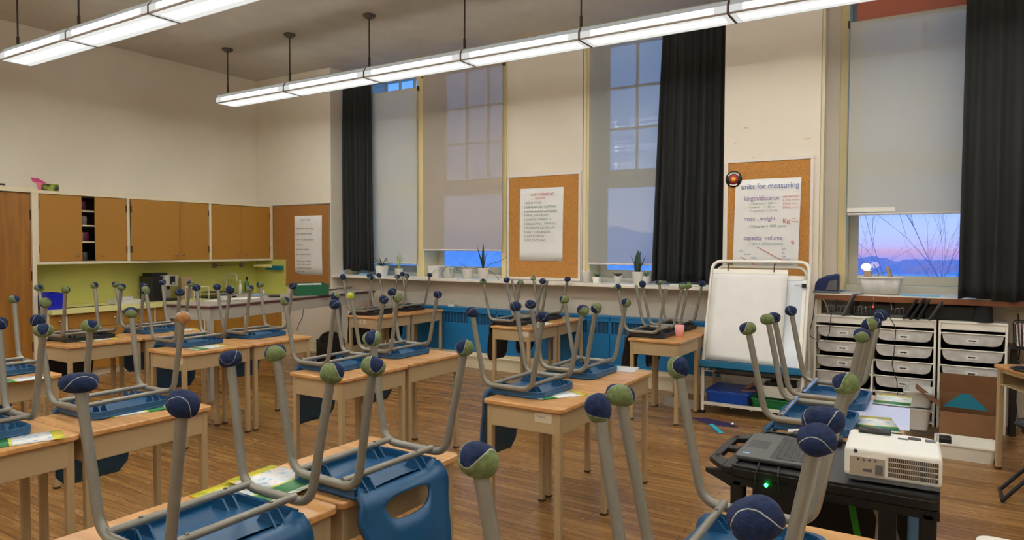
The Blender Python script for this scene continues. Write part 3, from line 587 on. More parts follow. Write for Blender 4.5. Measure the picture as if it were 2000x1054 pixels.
# ------------------------------------------------------------------ student desks
DW, DL, DZ = 0.49, 0.637, 0.74
def make_desk():
    o = thing('student_desk', '', 'desk')
    g = MB(); g.prism(rrect(0, 0, DW, DL, 0.03), DZ-0.024, DZ, 0)
    g.build('desktop', [M['deskwood']], o, bevel=0.006, seg=3)
    g = MB(); i = 0.022
    g.box(i, i, 0.60, DW-i, i+0.012, DZ-0.022); g.box(i, DL-i-0.012, 0.60, DW-i, DL-i, DZ-0.022); g.box(DW-i-0.012, i, 0.60, DW-i, DL-i, DZ-0.022); g.box(i, i, 0.60, DW-i, DL-i, 0.606)
    g.box(i, i, 0.69, i+0.012, DL-i, DZ-0.022)
    g.build('book_box', M['beige'], o, bevel=0.003)
    for x in (i-0.002, DW-i-0.032):
        for y in (i-0.002, DL-i-0.032):
            l = MB().prism(rrect(x, y, x+0.034, y+0.034, 0.006, 2), 0.012, DZ-0.03).build('leg', M['beige2'], o)
            MB().prism(rrect(x-0.002, y-0.002, x+0.036, y+0.036, 0.006, 2), 0, 0.014).build('foot_cap', M['brass'], l)
    return o
desk0 = make_desk(); desk_used = False
def place_desk(x, y, rz, label, group):
    global desk_used
    d = copy_tree(desk0) if desk_used else desk0; desk_used = True
    d.location = (x, y, 0); d.rotation_euler = (0, 0, rz); d['label'] = label; d['group'] = group; return d

# ------------------------------------------------------------------ chairs, upside down on the desks
def shell_map(v, y, off=0.0):
    """arc length v along the backrest path -> chair coordinates; off moves along the surface normal"""
    r = 0.05; a_end = R(83)
    x0, z0 = 0.115, 0.009
    La = r*a_end
    if v <= 0: px, pz, a = x0+v, z0, 0
    elif v < La: a = v/r; px, pz = x0+r*math.sin(a), z0-r*(1-math.cos(a))
    else:
        a = a_end; d = v-La; px = x0+r*math.sin(a)+d*math.cos(a)+0.02*math.sin(math.pi*min(1, d/0.4)); pz = z0-r*(1-math.cos(a))-d*math.sin(a)
    dish = 0.02*((y/0.2)**2)*min(1, max(0, v)/0.12)
    return (px+math.sin(a)*(off-dish), y, pz+math.cos(a)*(off-dish))
def make_backrest(parent, m):
    L = 0.44; hw = lambda v: 0.205+0.016*math.exp(-((v-0.09)/0.05)**2)-0.03*max(0, (v-0.12)/0.32)
    cv = 0.082; N = 56; out = []; hole = []
    for k in range(N):
        a = 2*math.pi*k/N; c, s = math.cos(a), math.sin(a)
        # hand hole: wide, flat on the seat side, bowed on the other
        e = 0.62; hx = 0.112*math.copysign(abs(c)**e, c); hv = (0.026 if s < 0 else 0.050)*math.copysign(abs(s)**(0.8 if s < 0 else 1.1), s)
        hole.append((hx, cv+hv))
        # outer outline
        t = min((0.19/abs(c)) if abs(c) > 1e-6 else 9, ((cv/abs(s)) if s < 0 else ((L-cv)/abs(s))) if abs(s) > 1e-6 else 9)
        oy, ov = c*t, cv+s*t; ov = max(0, min(L, ov)); w_ = hw(ov)
        sq = max(0, (ov-(L-0.06))/0.06); w_ *= (1-0.17*sq*sq)
        if abs(abs(oy)-0.19) < 1e-4: oy = math.copysign(w_, oy)
        else: oy = oy/0.19*w_
        out.append((oy, ov))
    rings = 7; vs = []; fs = []
    for sd in (0, 1):
        for j in range(rings+1):
            t = j/rings
            for k in range(N):
                y = hole[k][0]*(1-t)+out[k][0]*t; v = hole[k][1]*(1-t)+out[k][1]*t
                edge = 0.007+0.018*math.exp(-max(0, v)/0.045) if (t == 1 and abs(y) > .15) else (0.007 if (t == 1 and v > 0.1) else 0)
                vs.append(shell_map(v, y, (0.006 if sd == 0 else -0.004)+(edge if sd == 0 else 0)))
    Q = (rings+1)*N
    for sd in (0, 1):
        for j in range(rings):
            for k in range(N):
                a, b, c, d = [sd*Q+q for q in (j*N+k, j*N+(k+1) % N, (j+1)*N+(k+1) % N, (j+1)*N+k)]; fs.append((a, b, c, d) if sd == 0 else (d, c, b, a))
    for k in range(N):
        k2 = (k+1) % N; fs.append((k, Q+k, Q+k2, k2)); a = rings*N; fs.append((a+k, a+k2, Q+a+k2, Q+a+k))
    return MB().add(vs, fs, 0, True).build('backrest', m, parent)
def make_chair(m, seat_name='seat'):
    o = thing('student_chair', '', 'chair')
    g = MB(); x0, x1, yw = -0.20, 0.118, 0.203
    outer = [(x0+0.05-0.05*math.cos(R(a)), yw-0.05+0.05*math.sin(R(a))) for a in (90, 60, 30, 0)]
    def outline(ins):
        p = [(x1, -yw+ins), (x1, yw-ins)]; r = 0.05
        for a in (90, 112, 135, 158, 180): p.append((x0+ins+r+r*math.cos(R(a)), yw-ins-r+r*math.sin(R(a))))
        for a in (180, 202, 225, 248, 270): p.append((x0+ins+r+r*math.cos(R(a)), -yw+ins+r+r*math.sin(R(a))))
        return p
    g.prism(outline(0.0), 0.0, 0.012, 0, None, True, outline(-0.002)); g.ring(outline(-0.002), outline(0.011), 0.012, 0.036, skip=(0,))
    # shallow dished panel seen from below, slightly proud in the middle
    n = 10; vs = []; fs = []
    for j in range(n+1):
        for i in range(n+1): u, v = i/n, j/n; vs.append((x0+0.03+(x1-x0-0.03)*u, -yw+0.02+(2*yw-0.04)*v, 0.013+0.010*min(1, math.sin(math.pi*min(u, .5)*0.9+0.2)+0.02)*math.sin(math.pi*v)))
    for j in range(n):
        for i in range(n): q = j*(n+1)+i; fs.append((q, q+1, q+n+2, q+n+1))
    g.add(vs, fs, 0, True)
    for bx in (-0.125, 0.085):
        for sy in (-1, 1):
            for k in (0, 1):
                y = sy*(0.115+0.035*k); g.add([(bx-0.045, y-.003, 0.012), (bx+0.045, y-.003, 0.012), (bx+0.012, y-.003, 0.05), (bx-0.012, y-.003, 0.05), (bx-0.045, y+.003, 0.012), (bx+0.045, y+.003, 0.012), (bx+0.012, y+.003, 0.05), (bx-0.012, y+.003, 0.05)], [(0, 1, 2, 3), (4, 7, 6, 5), (3, 2, 6, 7), (0, 3, 7, 4), (1, 5, 6, 2), (0, 4, 5, 1)])
            g.box(bx-0.018, sy*0.155-0.0, 0.012, bx+0.018, sy*0.155+sy*0.004, 0.05) if sy > 0 else g.box(bx-0.018, -0.159, 0.012, bx+0.018, -0.155, 0.05)
    g.build('seat', m, o)
    make_backrest(o, m)
    for sy in (-1, 1):
        pts = fillet([(-0.232, sy*0.232, 0.452), (-0.155, sy*0.222, 0.052), (0.150, sy*0.222, 0.052), (0.232, sy*0.232, 0.452)], 0.075, 7)
        MB().tube(pts, 0.0142, 12).build('leg_frame', M['tube'], o)
    for bx in (-0.125, 0.085):
        ex = -0.163 if bx < 0 else 0.163
        yb = 0.222
        pts = [(bx*1.0, -yb, 0.064), (bx, -yb*0.5, 0.064), (bx, yb*0.5, 0.064), (bx, yb, 0.064)]
        b = MB().tube(pts, 0.0115, 10).build('cross_bar', M['tube'], o)
        for sy in (-1, 1): MB().lathe([(1e-4, 0.0), (0.0065, 0.0), (0.0055, 0.003), (1e-4, 0.004)], 10, 0, Matrix.Translation((bx, sy*0.132, 0.0745))).build('rivet', M['rivet'], b)
    sg = lambda v, e: math.copysign(abs(v)**e, v); bv = []; bf = []; nu, nv = 24, 14
    for a_ in range(nv+1):
        for b_ in range(nu):
            th = math.pi*a_/nv; f_ = 2*math.pi*b_/nu; c_ = max(1e-4, sg(math.sin(th), .82)); lump = 1+.03*math.sin(3*f_+2*th)
            bv.append((.0345*c_*sg(math.cos(f_), .86)*lump, .0335*c_*sg(math.sin(f_), .86)*lump, -.0295*sg(math.cos(th), .80)))
    for a_ in range(nv):
        for b_ in range(nu): bf.append((a_*nu+b_, a_*nu+(b_+1) % nu, (a_+1)*nu+(b_+1) % nu, (a_+1)*nu+b_))
    for sx, sy in ((-1, -1), (1, -1), (-1, 1), (1, 1)):
        MB().add(bv, bf, 0, True).build('tennis_ball', BALL['b'], o, loc=(sx*0.2325, sy*0.232, 0.452))
    return o
blue0 = make_chair(M['blue']); black0 = make_chair(M['black']); used = set()
crnd = random.Random(5)
def place_chair(x, y, kind, back, balls, label, group, z=DZ, wob=True):
    """balls: world corners west-south, east-south, west-north, east-north"""
    src = blue0 if kind == 'blue' else black0
    c = copy_tree(src) if kind in used else src; used.add(kind)
    c.location = (x, y, z+0.001); rz = 0.0 if back > 0 else math.pi; c.rotation_euler = (0, 0, rz+(crnd.uniform(-.03, .03) if wob else 0)); c['label'] = label; c['group'] = group; c['category'] = 'chair'
    order = {(-1, -1): 0, (1, -1): 1, (-1, 1): 2, (1, 1): 3}
    for ch in [q for q in COL.objects if q.parent == c and q.name.startswith('tennis_ball')]:
        sx = 1 if ch.location.x > 0 else -1; sy = 1 if ch.location.y > 0 else -1
        k = balls[order[(sx*(1 if back > 0 else -1), sy*(1 if back > 0 else -1))]]
        if k == '-': bpy.data.objects.remove(ch); continue
        ch.material_slots[0].link = 'OBJECT'; ch.material_slots[0].material = BALL[k]
        an = {'t': R(-60), 'g': 0, 'b': 0}.get(k, 0)
        ch.rotation_euler = (crnd.uniform(-.35, .35)+(0.9 if k == 't' else 0), crnd.uniform(-.35, .35)+(R(70) if k == 't' else 0), -rz+crnd.uniform(0, 6.28))
        s = crnd.uniform(.95, 1.06)
        if (round(x, 2), round(y, 2)) in ((-1.72, 1.17), (-1.73, 1.17)) and order[(sx, sy)] == 0: ch.rotation_euler = (0, 0, R(30)); ch.scale = (1.38, 1.2, .9); continue
        if y == 1.815 and (sx*back, sy*back) == (1, -1): ch.rotation_euler = (.1, 0, R(30)); ch.scale = (1.25, 1.1, 1.0); continue
        ch.scale = (s, s*crnd.uniform(.95, 1.05), crnd.uniform(.92, 1.05))
    return c

# ------------------------------------------------------------------ workbooks left under the chairs
def workbook(x, y, rz, label, z=DZ, w=0.28, d=0.20):
    n = 8; g = MB(); vs = []; fs = []
    for sd in (0, 1):
        for j in range(3):
            for i in range(n+1): u = i/n; vs.append((-w/2+w*u, -d/2+d*j/2, 0.0005+sd*0.0035+0.007*max(0, u-.7)**2*6*(1 if sd else .8)))
    N = 3*(n+1)
    for j in range(2):
        for i in range(n): q = j*(n+1)+i; fs += [(q, q+n+1, q+n+2, q+1), (N+q, N+q+1, N+q+n+2, N+q+n+1)]
    for i in range(n): q = 2*(n+1)+i; fs += [(i, i+1, N+i+1, N+i), (q, N+q, N+q+1, q+1)]
    for j in range(2): q = j*(n+1); fs += [(q, N+q, N+q+n+1, q+n+1), (q+n, q+2*n+1, N+q+2*n+1, N+q+n)]
    g.add(vs, fs, 0, True); o = g.build('workbook', M['workbook'], loc=(x, y, z), rot=(0, 0, rz)); tag(o, label, 'workbook', 'workbooks left on the desks'); return o

ROWS = [  # desks: x0, y0, label ; then the chair on it
    (-2.09, 0.90, 'nearest desk at the bottom left, carrying the chair cut off by the photo edge', 'front desk pair'),
    (-2.09, 1.545, 'second desk of the front pair, under the chair whose backrest hangs toward the camera', 'front desk pair'),
    (-3.655, 0.885, 'desk cut off by the left photo edge, nearest on that side', 'left middle desk pair'),
    (-3.655, 1.525, 'desk behind the front pair at left, under the chair with one tan ball', 'left middle desk pair'),
    (-5.25, 1.55, 'desk at the far left edge, in front of the tall wooden cupboard', 'desks at the left edge'),
    (-6.50, 2.79, 'desk under the black chair in front of the yellow counter', 'desk pair in front of the counter'),
    (-6.50, 3.43, 'desk under the blue chair in front of the espresso machine', 'desk pair in front of the counter'),
    (-5.36, 3.07, 'desk with a white sticker and green workbook, second pair from the kitchen', 'desk pair before the grey table'),
    (-5.36, 3.71, 'desk at the right end of the pair standing before the long grey table', 'desk pair before the grey table'),
    (-3.60, 3.00, 'centre desk whose near corner hides behind two green balls', 'centre desk pair'),
    (-3.62, 3.655, 'centre desk at the right, under the chair with one yellow ball', 'centre desk pair'),
    (-2.09, 3.04, 'desk with a peeling sticker at its near corner, right of the centre floor', 'right centre desk pair'),
    (-2.09, 3.685, 'desk behind the peeling-sticker desk with a clear film at its corner', 'right centre desk pair'),
    (-6.01, 5.88, 'far desk with a white number sticker, below the leftmost curtain', 'desk pair by the left radiator'),
    (-6.01, 6.52, 'far desk touching the radiator, behind the one with the number sticker', 'desk pair by the left radiator'),
    (-3.98, 5.93, 'far desk under the middle cork board, nearer of its pair', 'desk pair under the middle cork board'),
    (-3.98, 6.57, 'far desk against the radiator below the middle cork board', 'desk pair under the middle cork board'),
    (-2.395, 5.80, 'far desk with the pink cup beside the easel', 'desk pair beside the easel'),
    (-2.395, 6.435, 'far desk behind the pink-cup desk, against the radiator', 'desk pair beside the easel'),
    (-0.55, 0.89, 'desk at the bottom under the chair with the biggest navy ball', 'desk pair at the bottom right'),
    (-0.55, 1.53, 'desk at the bottom right in front of the black cart', 'desk pair at the bottom right'),
    (-0.61, 3.03, 'desk just behind the projector, under the nearer of two blue chairs', 'desk pair behind the projector'),
    (-0.61, 3.67, 'desk with a lavender sheet and workbook in front of the drawer units', 'desk pair behind the projector'),
]
DESKS = [place_desk(x, y, 0, lb, gr) for x, y, lb, gr in ROWS]
stk = {11: (0.32, -0.12), 13: (0.20, 0), 7: (0.36, 0.0), 15: (0.36, 0)}
for k, (sx, _) in stk.items():
    s = MB().box(sx, 0.0195, 0.655, sx+0.10, 0.0222, 0.705).build('name_sticker', M['tape'], DESKS[k])
    if k == 13: text_on('33', 0.04, M['ink'], s, Matrix.Translation((sx+0.02, 0.019, 0.665)) @ Matrix.Rotation(R(90), 4, 'X'))
    if k == 11: text_on('Name', 0.022, M['inkgr'], s, Matrix.Translation((sx+0.01, 0.019, 0.68)) @ Matrix.Rotation(R(90), 4, 'X'))
CH = [
    (-1.725, 1.170, 'blue', 1, 'bbbg', 'blue chair upside down on the nearest desk, cut off by the bottom photo edge', 'chairs on the front desks'),
    (-1.700, 1.790, 'blue', 1, 'gggg', 'blue chair upside down with its slotted backrest hanging toward the camera', 'chairs on the front desks'),
    (-3.545, 1.215, 'blue', -1, 'bgbg', 'blue chair upside down cut off by the left photo edge, on the left middle desks', 'chairs on the left middle desks'),
    (-3.545, 1.860, 'blue', -1, 'bggo', 'blue chair upside down with one tan ball among its feet', 'chairs on the left middle desks'),
    (-5.150, 1.930, 'blue', -1, 'bggt', 'blue chair upside down at the far left edge in front of the tall cabinet', 'chairs along the left edge'),
    (-6.440, 3.110, 'black', -1, 'gggg', 'black chair upside down in front of the blue bin on the counter', 'chairs before the kitchen counter'),
    (-6.440, 3.770, 'blue', -1, 'gbbg', 'blue chair upside down with its feet before the espresso machine', 'chairs before the kitchen counter'),
    (-5.360, 3.440, 'blue', -1, 'tbbt', 'blue chair upside down above the green and white workbook near the espresso machine', 'chairs before the grey table'),
    (-5.330, 4.080, 'blue', -1, 'bggb', 'blue chair upside down before the sink, left of the dark green box', 'chairs before the grey table'),
    (-3.510, 3.330, 'blue', -1, 'gbtb', 'blue chair upside down on the centre desk, left one of its pair', 'chairs on the centre desks'),
    (-3.540, 3.970, 'blue', -1, 'ygbb', 'blue chair upside down with one bright yellow ball', 'chairs on the centre desks'),
    (-2.000, 3.380, 'blue', -1, 'bbbg', 'blue chair upside down on the desk with the peeling sticker', 'chairs on the right centre desks'),
    (-2.000, 4.030, 'blue', -1, 'btgg', 'blue chair upside down behind the one on the peeling-sticker desk', 'chairs on the right centre desks'),
    (-5.920, 6.200, 'black', -1, 'tgbg', 'black chair upside down on the desk with the number sticker', 'black chairs by the radiators'),
    (-5.920, 6.830, 'black', -1, 'bgbb', 'black chair upside down below the taupe blind, right of the number-sticker desk chair', 'black chairs by the radiators'),
    (-3.890, 6.250, 'black', -1, 'ggbb', 'black chair upside down under the middle cork board, nearer of two', 'black chairs by the radiators'),
    (-3.890, 6.830, 'black', -1, '--wb', 'black chair upside down with bare tube ends under the middle cork board', 'black chairs by the radiators'),
    (-2.300, 6.130, 'black', -1, 'g--g', 'black chair upside down beside the pink cup with two bare tube ends', 'black chairs by the radiators'),
    (-2.300, 6.760, 'black', -1, 'tggb', 'black chair upside down below the tall curtain, behind the pink-cup chair', 'black chairs by the radiators'),
    (-0.432, 1.190, 'blue', -1, 'gbtb', 'blue chair upside down nearest the camera, with the biggest navy ball', 'chairs at the bottom right'),
    (-0.440, 1.815, 'blue', -1, 'gbtg', 'blue chair upside down between the nearest one and the black cart', 'chairs at the bottom right'),
    (-0.510, 3.450, 'blue', -1, 'gggt', 'blue chair upside down just behind the projector', 'chairs behind the projector'),
    (-0.505, 4.030, 'blue', -1, 'bbbb', 'blue chair upside down by the lavender sheet, in front of the drawers', 'chairs behind the projector'),
]
for a in CH:
    c_ = place_chair(a[0], a[1], a[2], a[3], a[4], a[5], a[6])
    if a[6] == 'chairs behind the projector':
        for q_ in [k_ for k_ in COL.objects if k_.parent == c_ and k_.name.startswith('cross_bar')]: q_.material_slots[0].link = 'OBJECT'; q_.material_slots[0].material = M['chrome']; q_['label'] = 'chromed cross bar'
WB = [((392, 944), (575, 990), 'workbook with yellow band, left of two under the nearest chair', .20, 0), ((468, 926), (628, 966), 'workbook with yellow band beneath the nearest chair, right of the other', .20, .012), ((123, 848), (-45, 872), 'workbook with light blue cover at the left photo edge', .16, 0),
      ((205, 812), (322, 795), 'white workbook under the chair with the tan ball', .13, 0), ((100, 734), (-20, 749), 'workbook on the small desk at the far left edge', .13, 0), ((222, 659), (150, 667), 'workbook on the desk with the black chair, left of the room', .16, 0), ((388, 641), (318, 648), 'workbook on the desk in front of the espresso machine', .16, 0),
      ((440, 673), (365, 684), 'green and white workbook on the desk with a white sticker', .16, 0), ((1158, 765), (1018, 780), 'green and white workbook on the peeling-sticker desk', .13, 0), ((770, 609), (722, 615), 'yellowish workbook on the far desk with the number sticker', .18, 0), ((806, 603), (783, 606), 'yellowish workbook on the far desk touching the left radiator', .16, 0), ((1082, 629), (1030, 637), 'workbook on the far desk under the middle cork board', .18, 0),
      ((1750, 766), (1737, 803), 'workbook with bright stripes on the lavender sheet behind the projector', .17, .003), ((1700, 812), (1722, 850), 'workbook with a yellow corner right behind the projector', .17, .003)]
for (pa, pb, lb, dd, dz) in WB:
    qa = atz(*pa, DZ); qb = atz(*pb, DZ); w_ = min(.30, max(.2, (qb-qa).length)); c_ = (qa+qb)/2; workbook(c_.x, c_.y, math.atan2(qb.y-qa.y, qb.x-qa.x), lb, z=DZ+dz, w=w_, d=dd)
q = atz(1725, 800, DZ); tag(MB().box(-.15, -.30, 0, .15, .30, .002).build('lavender_sheet', M['magpaper'], loc=(q.x-0.03, q.y-0.1, DZ+0.0005), rot=(0, 0, 0.03)), 'glossy lavender sheet lying on the desk behind the projector', 'paper')
q = atz(1232, 722, DZ); tag(MB().prism(rrect(-.08, -.10, .08, .10, .01), 0, .002).build('clear_film', M['clear'], loc=(q.x-0.04, q.y, DZ+.0005), rot=(0, 0, .2)), 'clear plastic sleeve at the corner of the right centre desk pair', 'plastic sleeve')
q = atz(1327, 657, DZ); o = MB(); o.lathe([(1e-4, 0), (.034, 0), (.045, .105), (.042, .105), (.032, .004), (1e-4, .004)], 24); tag(o.build('cup', M['pink'], loc=(q.x, q.y, DZ+.0005)), 'pink plastic cup on the far desk beside the easel', 'cup')

# ------------------------------------------------------------------ kitchen run on the left wall (door plane at x = CX)
CX = -8.80
def py_(px): return atx(px, 450, CX).y
Z0, Z1 = 1.375, 2.165
posts = [(py_(75)-0.03, py_(75)), (py_(248), py_(253)), (py_(408), py_(412)), (py_(527.5), YP-0.004)]
UL = ('left upper wall cabinet with one door ajar showing dark shelves', 'middle upper wall cabinet with its left door standing proud', 'right upper wall cabinet beside the left cork board')
def knob(parent, y, z, x=CX+0.002): 
    return MB().lathe([(1e-4, 0), (.006, 0), (.006, .012), (.015, .018), (.015, .026), (1e-4, .03)], 14, 0, Matrix.Translation((x, y, z)) @ Matrix.Rotation(R(90), 4, 'Y')).build('knob', M['knob'], parent)
for i in range(3):
    o = thing('wall_cabinet', UL[i], 'cabinet', (0, 0, 0), 0, 'upper kitchen cabinets'); a, b = posts[i][1], posts[i+1][0]
    lo, hi = (posts[i][0] if i == 0 else posts[i][0]+(posts[i][1]-posts[i][0])/2), (posts[i+1][1] if i == 2 else (posts[i+1][0]+posts[i+1][1])/2)
    g = MB(); g.box(XL, lo, Z0-0.03, CX+0.012, hi, Z0); g.box(XL, lo, Z1, CX+0.012, hi, Z1+0.035); g.box(XL, lo, Z0, CX+0.012, a, Z1); g.box(XL, b, Z0, CX+0.012, hi, Z1)
    g.build('carcass', M['cabw'], o)
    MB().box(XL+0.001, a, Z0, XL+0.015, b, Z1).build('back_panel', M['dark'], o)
    if i == 0:
        sh = MB(); [sh.box(XL+0.015, a, z, CX-0.05, b, z+0.018) for z in (1.60, 1.80, 1.98)]; sh.build('shelf', M['cabw'], o)
        ds = [(a+0.004, py_(160.5), 0), (py_(186), b-0.003, 0)]
        it = MB()
        for k, (yy, z) in enumerate([(py_(168), 1.375), (py_(176), 1.375), (py_(170), 1.62), (py_(179), 1.62), (py_(167), 1.82), (py_(176), 1.82), (py_(174), 2.0)]):
            o2 = MB().lathe([(1e-4, 0), (.035, 0), (.04, .09), (.03, .11), (1e-4, .11)], 12).build('jar', mat('jar_%d' % (k % 3), [(120, 40, 70), (96, 104, 96), (150, 140, 128)][k % 3], .4), loc=(CX-0.16, yy, z+0.001)); tag(o2, ['grey jar low in the open gap of the left upper cabinet', 'second jar low in the open gap of the upper cabinet', 'jar on the lowest shelf behind the ajar door', 'pale jar on the lowest shelf behind the ajar door', 'dark red jar on the middle shelf of the open gap', 'jar on the middle shelf right side of the open gap', 'jar on the top shelf of the open gap'][k], 'jar', 'jars in the open upper cabinet')
    elif i == 1: ds = [(a+0.004, py_(347), 0.035), (py_(347)+0.004, b-0.003, 0)]
    else: m_ = py_(471.5); ds = [(a+0.004, m_-0.002, 0), (m_+0.002, b-0.003, 0)]
    for k, (y0, y1, off) in enumerate(ds):
        d = MB().box(CX-0.018+off, y0, Z0+0.004, CX+off, y1, Z1-0.004).build('door', M['door'], o, bevel=0.003)
        knob(d, (y1-0.06) if k == 0 else (y0+0.07), Z0+0.07, CX+off)
        hy = y0 if k == 0 else y1
        for hz in (Z0+0.1, Z1-0.18): MB().box(CX+off-0.002, hy-0.008, hz, CX+off+0.006, hy+0.008, hz+0.09).build('hinge', M['brass'], d)
# items on top of the upper cabinets
q = atx(82, 360, CX-0.15); g = MB(); g.prism([(0, 0), (.20, 0), (.20, .14), (.03, .15), (0, .13)], 0, .02, 0); 
o = thing('folded_card', 'pink and magenta folded card standing on top of the left upper cabinet', 'card', (CX-0.12, q.y-0.03, Z1+0.035)); rx2 = Matrix(((0, 0, 1, 0), (1, 0, 0, 0), (0, 1, 0, 0), (0, 0, 0, 1)))
MB().prism([(-.02, 0), (.13, 0), (.13, .085), (-.05, .10)], 0, .01, 0, rx2).build('pink_card_panel', M['pinkc'], o)
MB().prism([(-.07, .10), (-.09, .15), (-.02, .148), (.07, .10), (.0, .085)], -.02, -.012, 0, rx2).build('magenta_flap', M['magenta'], o)
tag(MB().box(-.09, 0, 0, .0, .16, .085).build('patterned_box', M['leafbox'], loc=(CX-.05, py_(92), Z1+.035), bevel=.003), 'small box with dark and olive leaf pattern on top of the left upper cabinet', 'box')
# tall cupboard at the left edge
o = thing('tall_cupboard', 'tall wooden door cupboard with cream frame at the left edge of the photo', 'cupboard', (0, 0, 0)); ye = posts[0][0]-0.002; y0 = ye-1.05
g = MB(); g.box(XL, y0, 2.165, CX+0.03, ye, 2.225); g.box(XL, ye-0.045, 0, CX+0.03, ye, 2.165); g.box(XL, y0, 0, CX+0.03, y0+0.05, 2.165); g.box(XL, y0+0.05, 0, CX-0.01, ye-0.045, 0.08); g.build('frame', M['cabw'], o, bevel=0.003)
d = MB().box(CX-0.02, y0+0.055, 0.085, CX+0.004, ye-0.05, 2.158).build('door', M['door2'], o, bevel=0.003)
for z in (0.35, 1.16, 1.86): MB().box(CX+0.003, ye-0.056, z, CX+0.012, ye-0.035, z+0.11).build('hinge', M['brass'], d)
tag(MB().box(CX-.3, ye-.62, 2.2255, CX-.02, ye-.28, 2.25).build('flat_box', M['blackp'], bevel=.003), 'flat dark folder lying on top of the tall cupboard at the left edge', 'folder')
# splashback, counter, base cabinets
t = MB().box(XL, posts[0][1], 0.83, XL+0.012, YP, Z0-0.03); t.box(XL+0.012, YP-0.036, 0.83, -8.50, YP-.0005, Z0-0.012)
tag(t.build('splashback', M['yellow']), 'yellow splashback behind the counter, wrapping onto the pier wall', 'splashback')
t = MB().box(XL, posts[0][1], 0.772, -8.52, YP-0.002, 0.828)
ct = tag(t.build('countertop', M['yellow2'], bevel=0.006), 'long pale yellow countertop under the upper cabinets', 'countertop')
ys = [posts[0][1], py_(155)-.25, 5.05, 5.75, 6.40, YP-0.004]
BLb = ('base cabinet below the blue bin at the left end of the counter', 'base cabinet with a drawer knob left of the espresso machine', 'base cabinet under the espresso machine', 'base cabinet behind the left end of the grey table', 'base cabinet below the sink at the right end of the counter')
for i in range(5):
    a, b = ys[i]+0.001, ys[i+1]-0.001; o = thing('base_cabinet', BLb[i], 'cabinet', (0, 0, 0), 0, 'lower kitchen cabinets'); F = -8.58
    MB().box(XL+.003, a, 0.08, F-0.02, b, 0.77).box(XL+.003, a, 0, F-0.06, b, 0.08).box(F-0.02, b-0.02, 0.08, F+0.001, b, 0.77).build('carcass', M['cabw'], o)
    dr = MB().box(F-0.019, a+0.004, 0.60, F, b-0.022, 0.765).build('drawer', M['door'], o, bevel=0.003); knob(dr, (a+b)/2, 0.69, F)
    d = MB().box(F-0.019, a+0.004, 0.09, F, b-0.022, 0.595).build('door', M['door'], o, bevel=0.003); knob(d, b-0.09, 0.52, F)
# things on the counter
CT = 0.8285
def onc(px, X=-8.85): d = _ray(px, 560); return d.y*X/d.x
ya = onc(80, -8.75); yb = onc(114, -8.75); g = MB(); pl = rrect(-.17, 0, .17, yb-ya, .03)
pl2 = [(x*1.0, y) for x, y in rrect(-.195, -.02, .195, yb-ya+.02, .03)]
g.prism(pl, 0, .004, 0); n_ = len(pl)
g.ring(pl2, [(x*.97, (y-.17)*.95+.17) for x, y in pl2], .17, .185); 
vs = [(x, y, 0) for x, y in pl]+[(x, y, .18) for x, y in pl2]; g.add(vs, [(i, (i+1) % n_, n_+(i+1) % n_, n_+i) for i in range(n_)], 0, True)
tag(g.build('storage_bin', M['bluebin2'], loc=(-8.78, ya, CT)), 'bright blue plastic bin on the counter beside the tall cupboard', 'bin')
tag(MB().box(-.012, 0, 0, .012, .60, .006).build('wooden_pointer', M['brass'], loc=(-8.68, onc(128, -8.68), CT), rot=(0, 0, .12)), 'long thin dark stick lying on the yellow counter', 'stick')
tag(MB().prism(rrect(-.14, -.17, .14, .17, .06), 0, .05).prism(rrect(-.08, -.1, .08, .1, .05), .05, .085).build('plastic_bag', M['clear'], loc=(-8.86, onc(243), CT)), 'crumpled clear plastic bag on the yellow counter', 'bag')
# espresso machine
y0 = onc(292); y1 = onc(341); w_ = y1-y0
o = thing('espresso_machine', 'black and silver espresso machine on the counter', 'coffee machine', (-8.98, y0, CT)); 
MB().prism(rrect(-.12, 0, .17, w_*.52, .03), 0, .33).build('body', M['coffee'], o)
MB().box(-.10, w_*.1, .33, .12, w_*.75, .375).build('bean_hopper', M['coffee'], o, bevel=.01)
s = MB().prism(rrect(-.10, w_*.45, .24, w_*.98, .03), .20, .34).build('front_head', M['steel'], o); MB().box(-.10, w_*.45, 0, .16, w_*.6, .2).box(-.10, w_*.45, 0, .05, w_*.98, .2).build('front_column', M['steel'], o)
MB().box(.242, w_*.62, .22, .246, w_*.82, .33).build('display', M['coffee'], s); MB().lathe([(1e-4, 0), (.016, 0), (.014, .02), (1e-4, .022)], 14, 0, Matrix.Translation((.245, w_*.74, .235)) @ Matrix.Rotation(R(90), 4, 'Y')).build('dial', M['steel'], s)
MB().box(-.06, w_*.45, 0, .25, w_*.98, .03).build('drip_tray', M['coffee'], o, bevel=.005); MB().tube([(.13, w_*.75, .2), (.13, w_*.75, .15)], .02, 10).build('spout', M['coffee'], o)
# paper towel box, dish rack, tray, sink, tap, bottles
tag(MB().box(-.03, 0, 0, .03, .17, .30).build('towel_dispenser', M['towel'], loc=(-8.95, onc(360), CT), bevel=.008), 'brown cardboard towel box standing behind the dish rack', 'box')
yr = onc(358); g = MB(); g.tube([(0, 0, 0), (0, 0, .17), (0, .22, .17), (0, .22, 0)], .005, 6); g.tube([(.2, 0, 0), (.2, 0, .17), (.2, .22, .17), (.2, .22, 0)], .005, 6); g.tube([(0, 0, .17), (.2, 0, .17)], .005, 6); g.tube([(0, .22, .17), (.2, .22, .17)], .005, 6)
tag(g.build('wire_rack', M['white'], loc=(-8.80, yr, CT+.004)), 'white wire rack on the counter right of the espresso machine', 'rack')
o = thing('dish_rack', 'black dish rack with tray on the counter left of the sink', 'dish rack', (-8.83, onc(395), CT)); MB().prism(rrect(-.2, -.02, .22, .40, .03), 0, .02).build('rack_tray', M['blackp'], o)
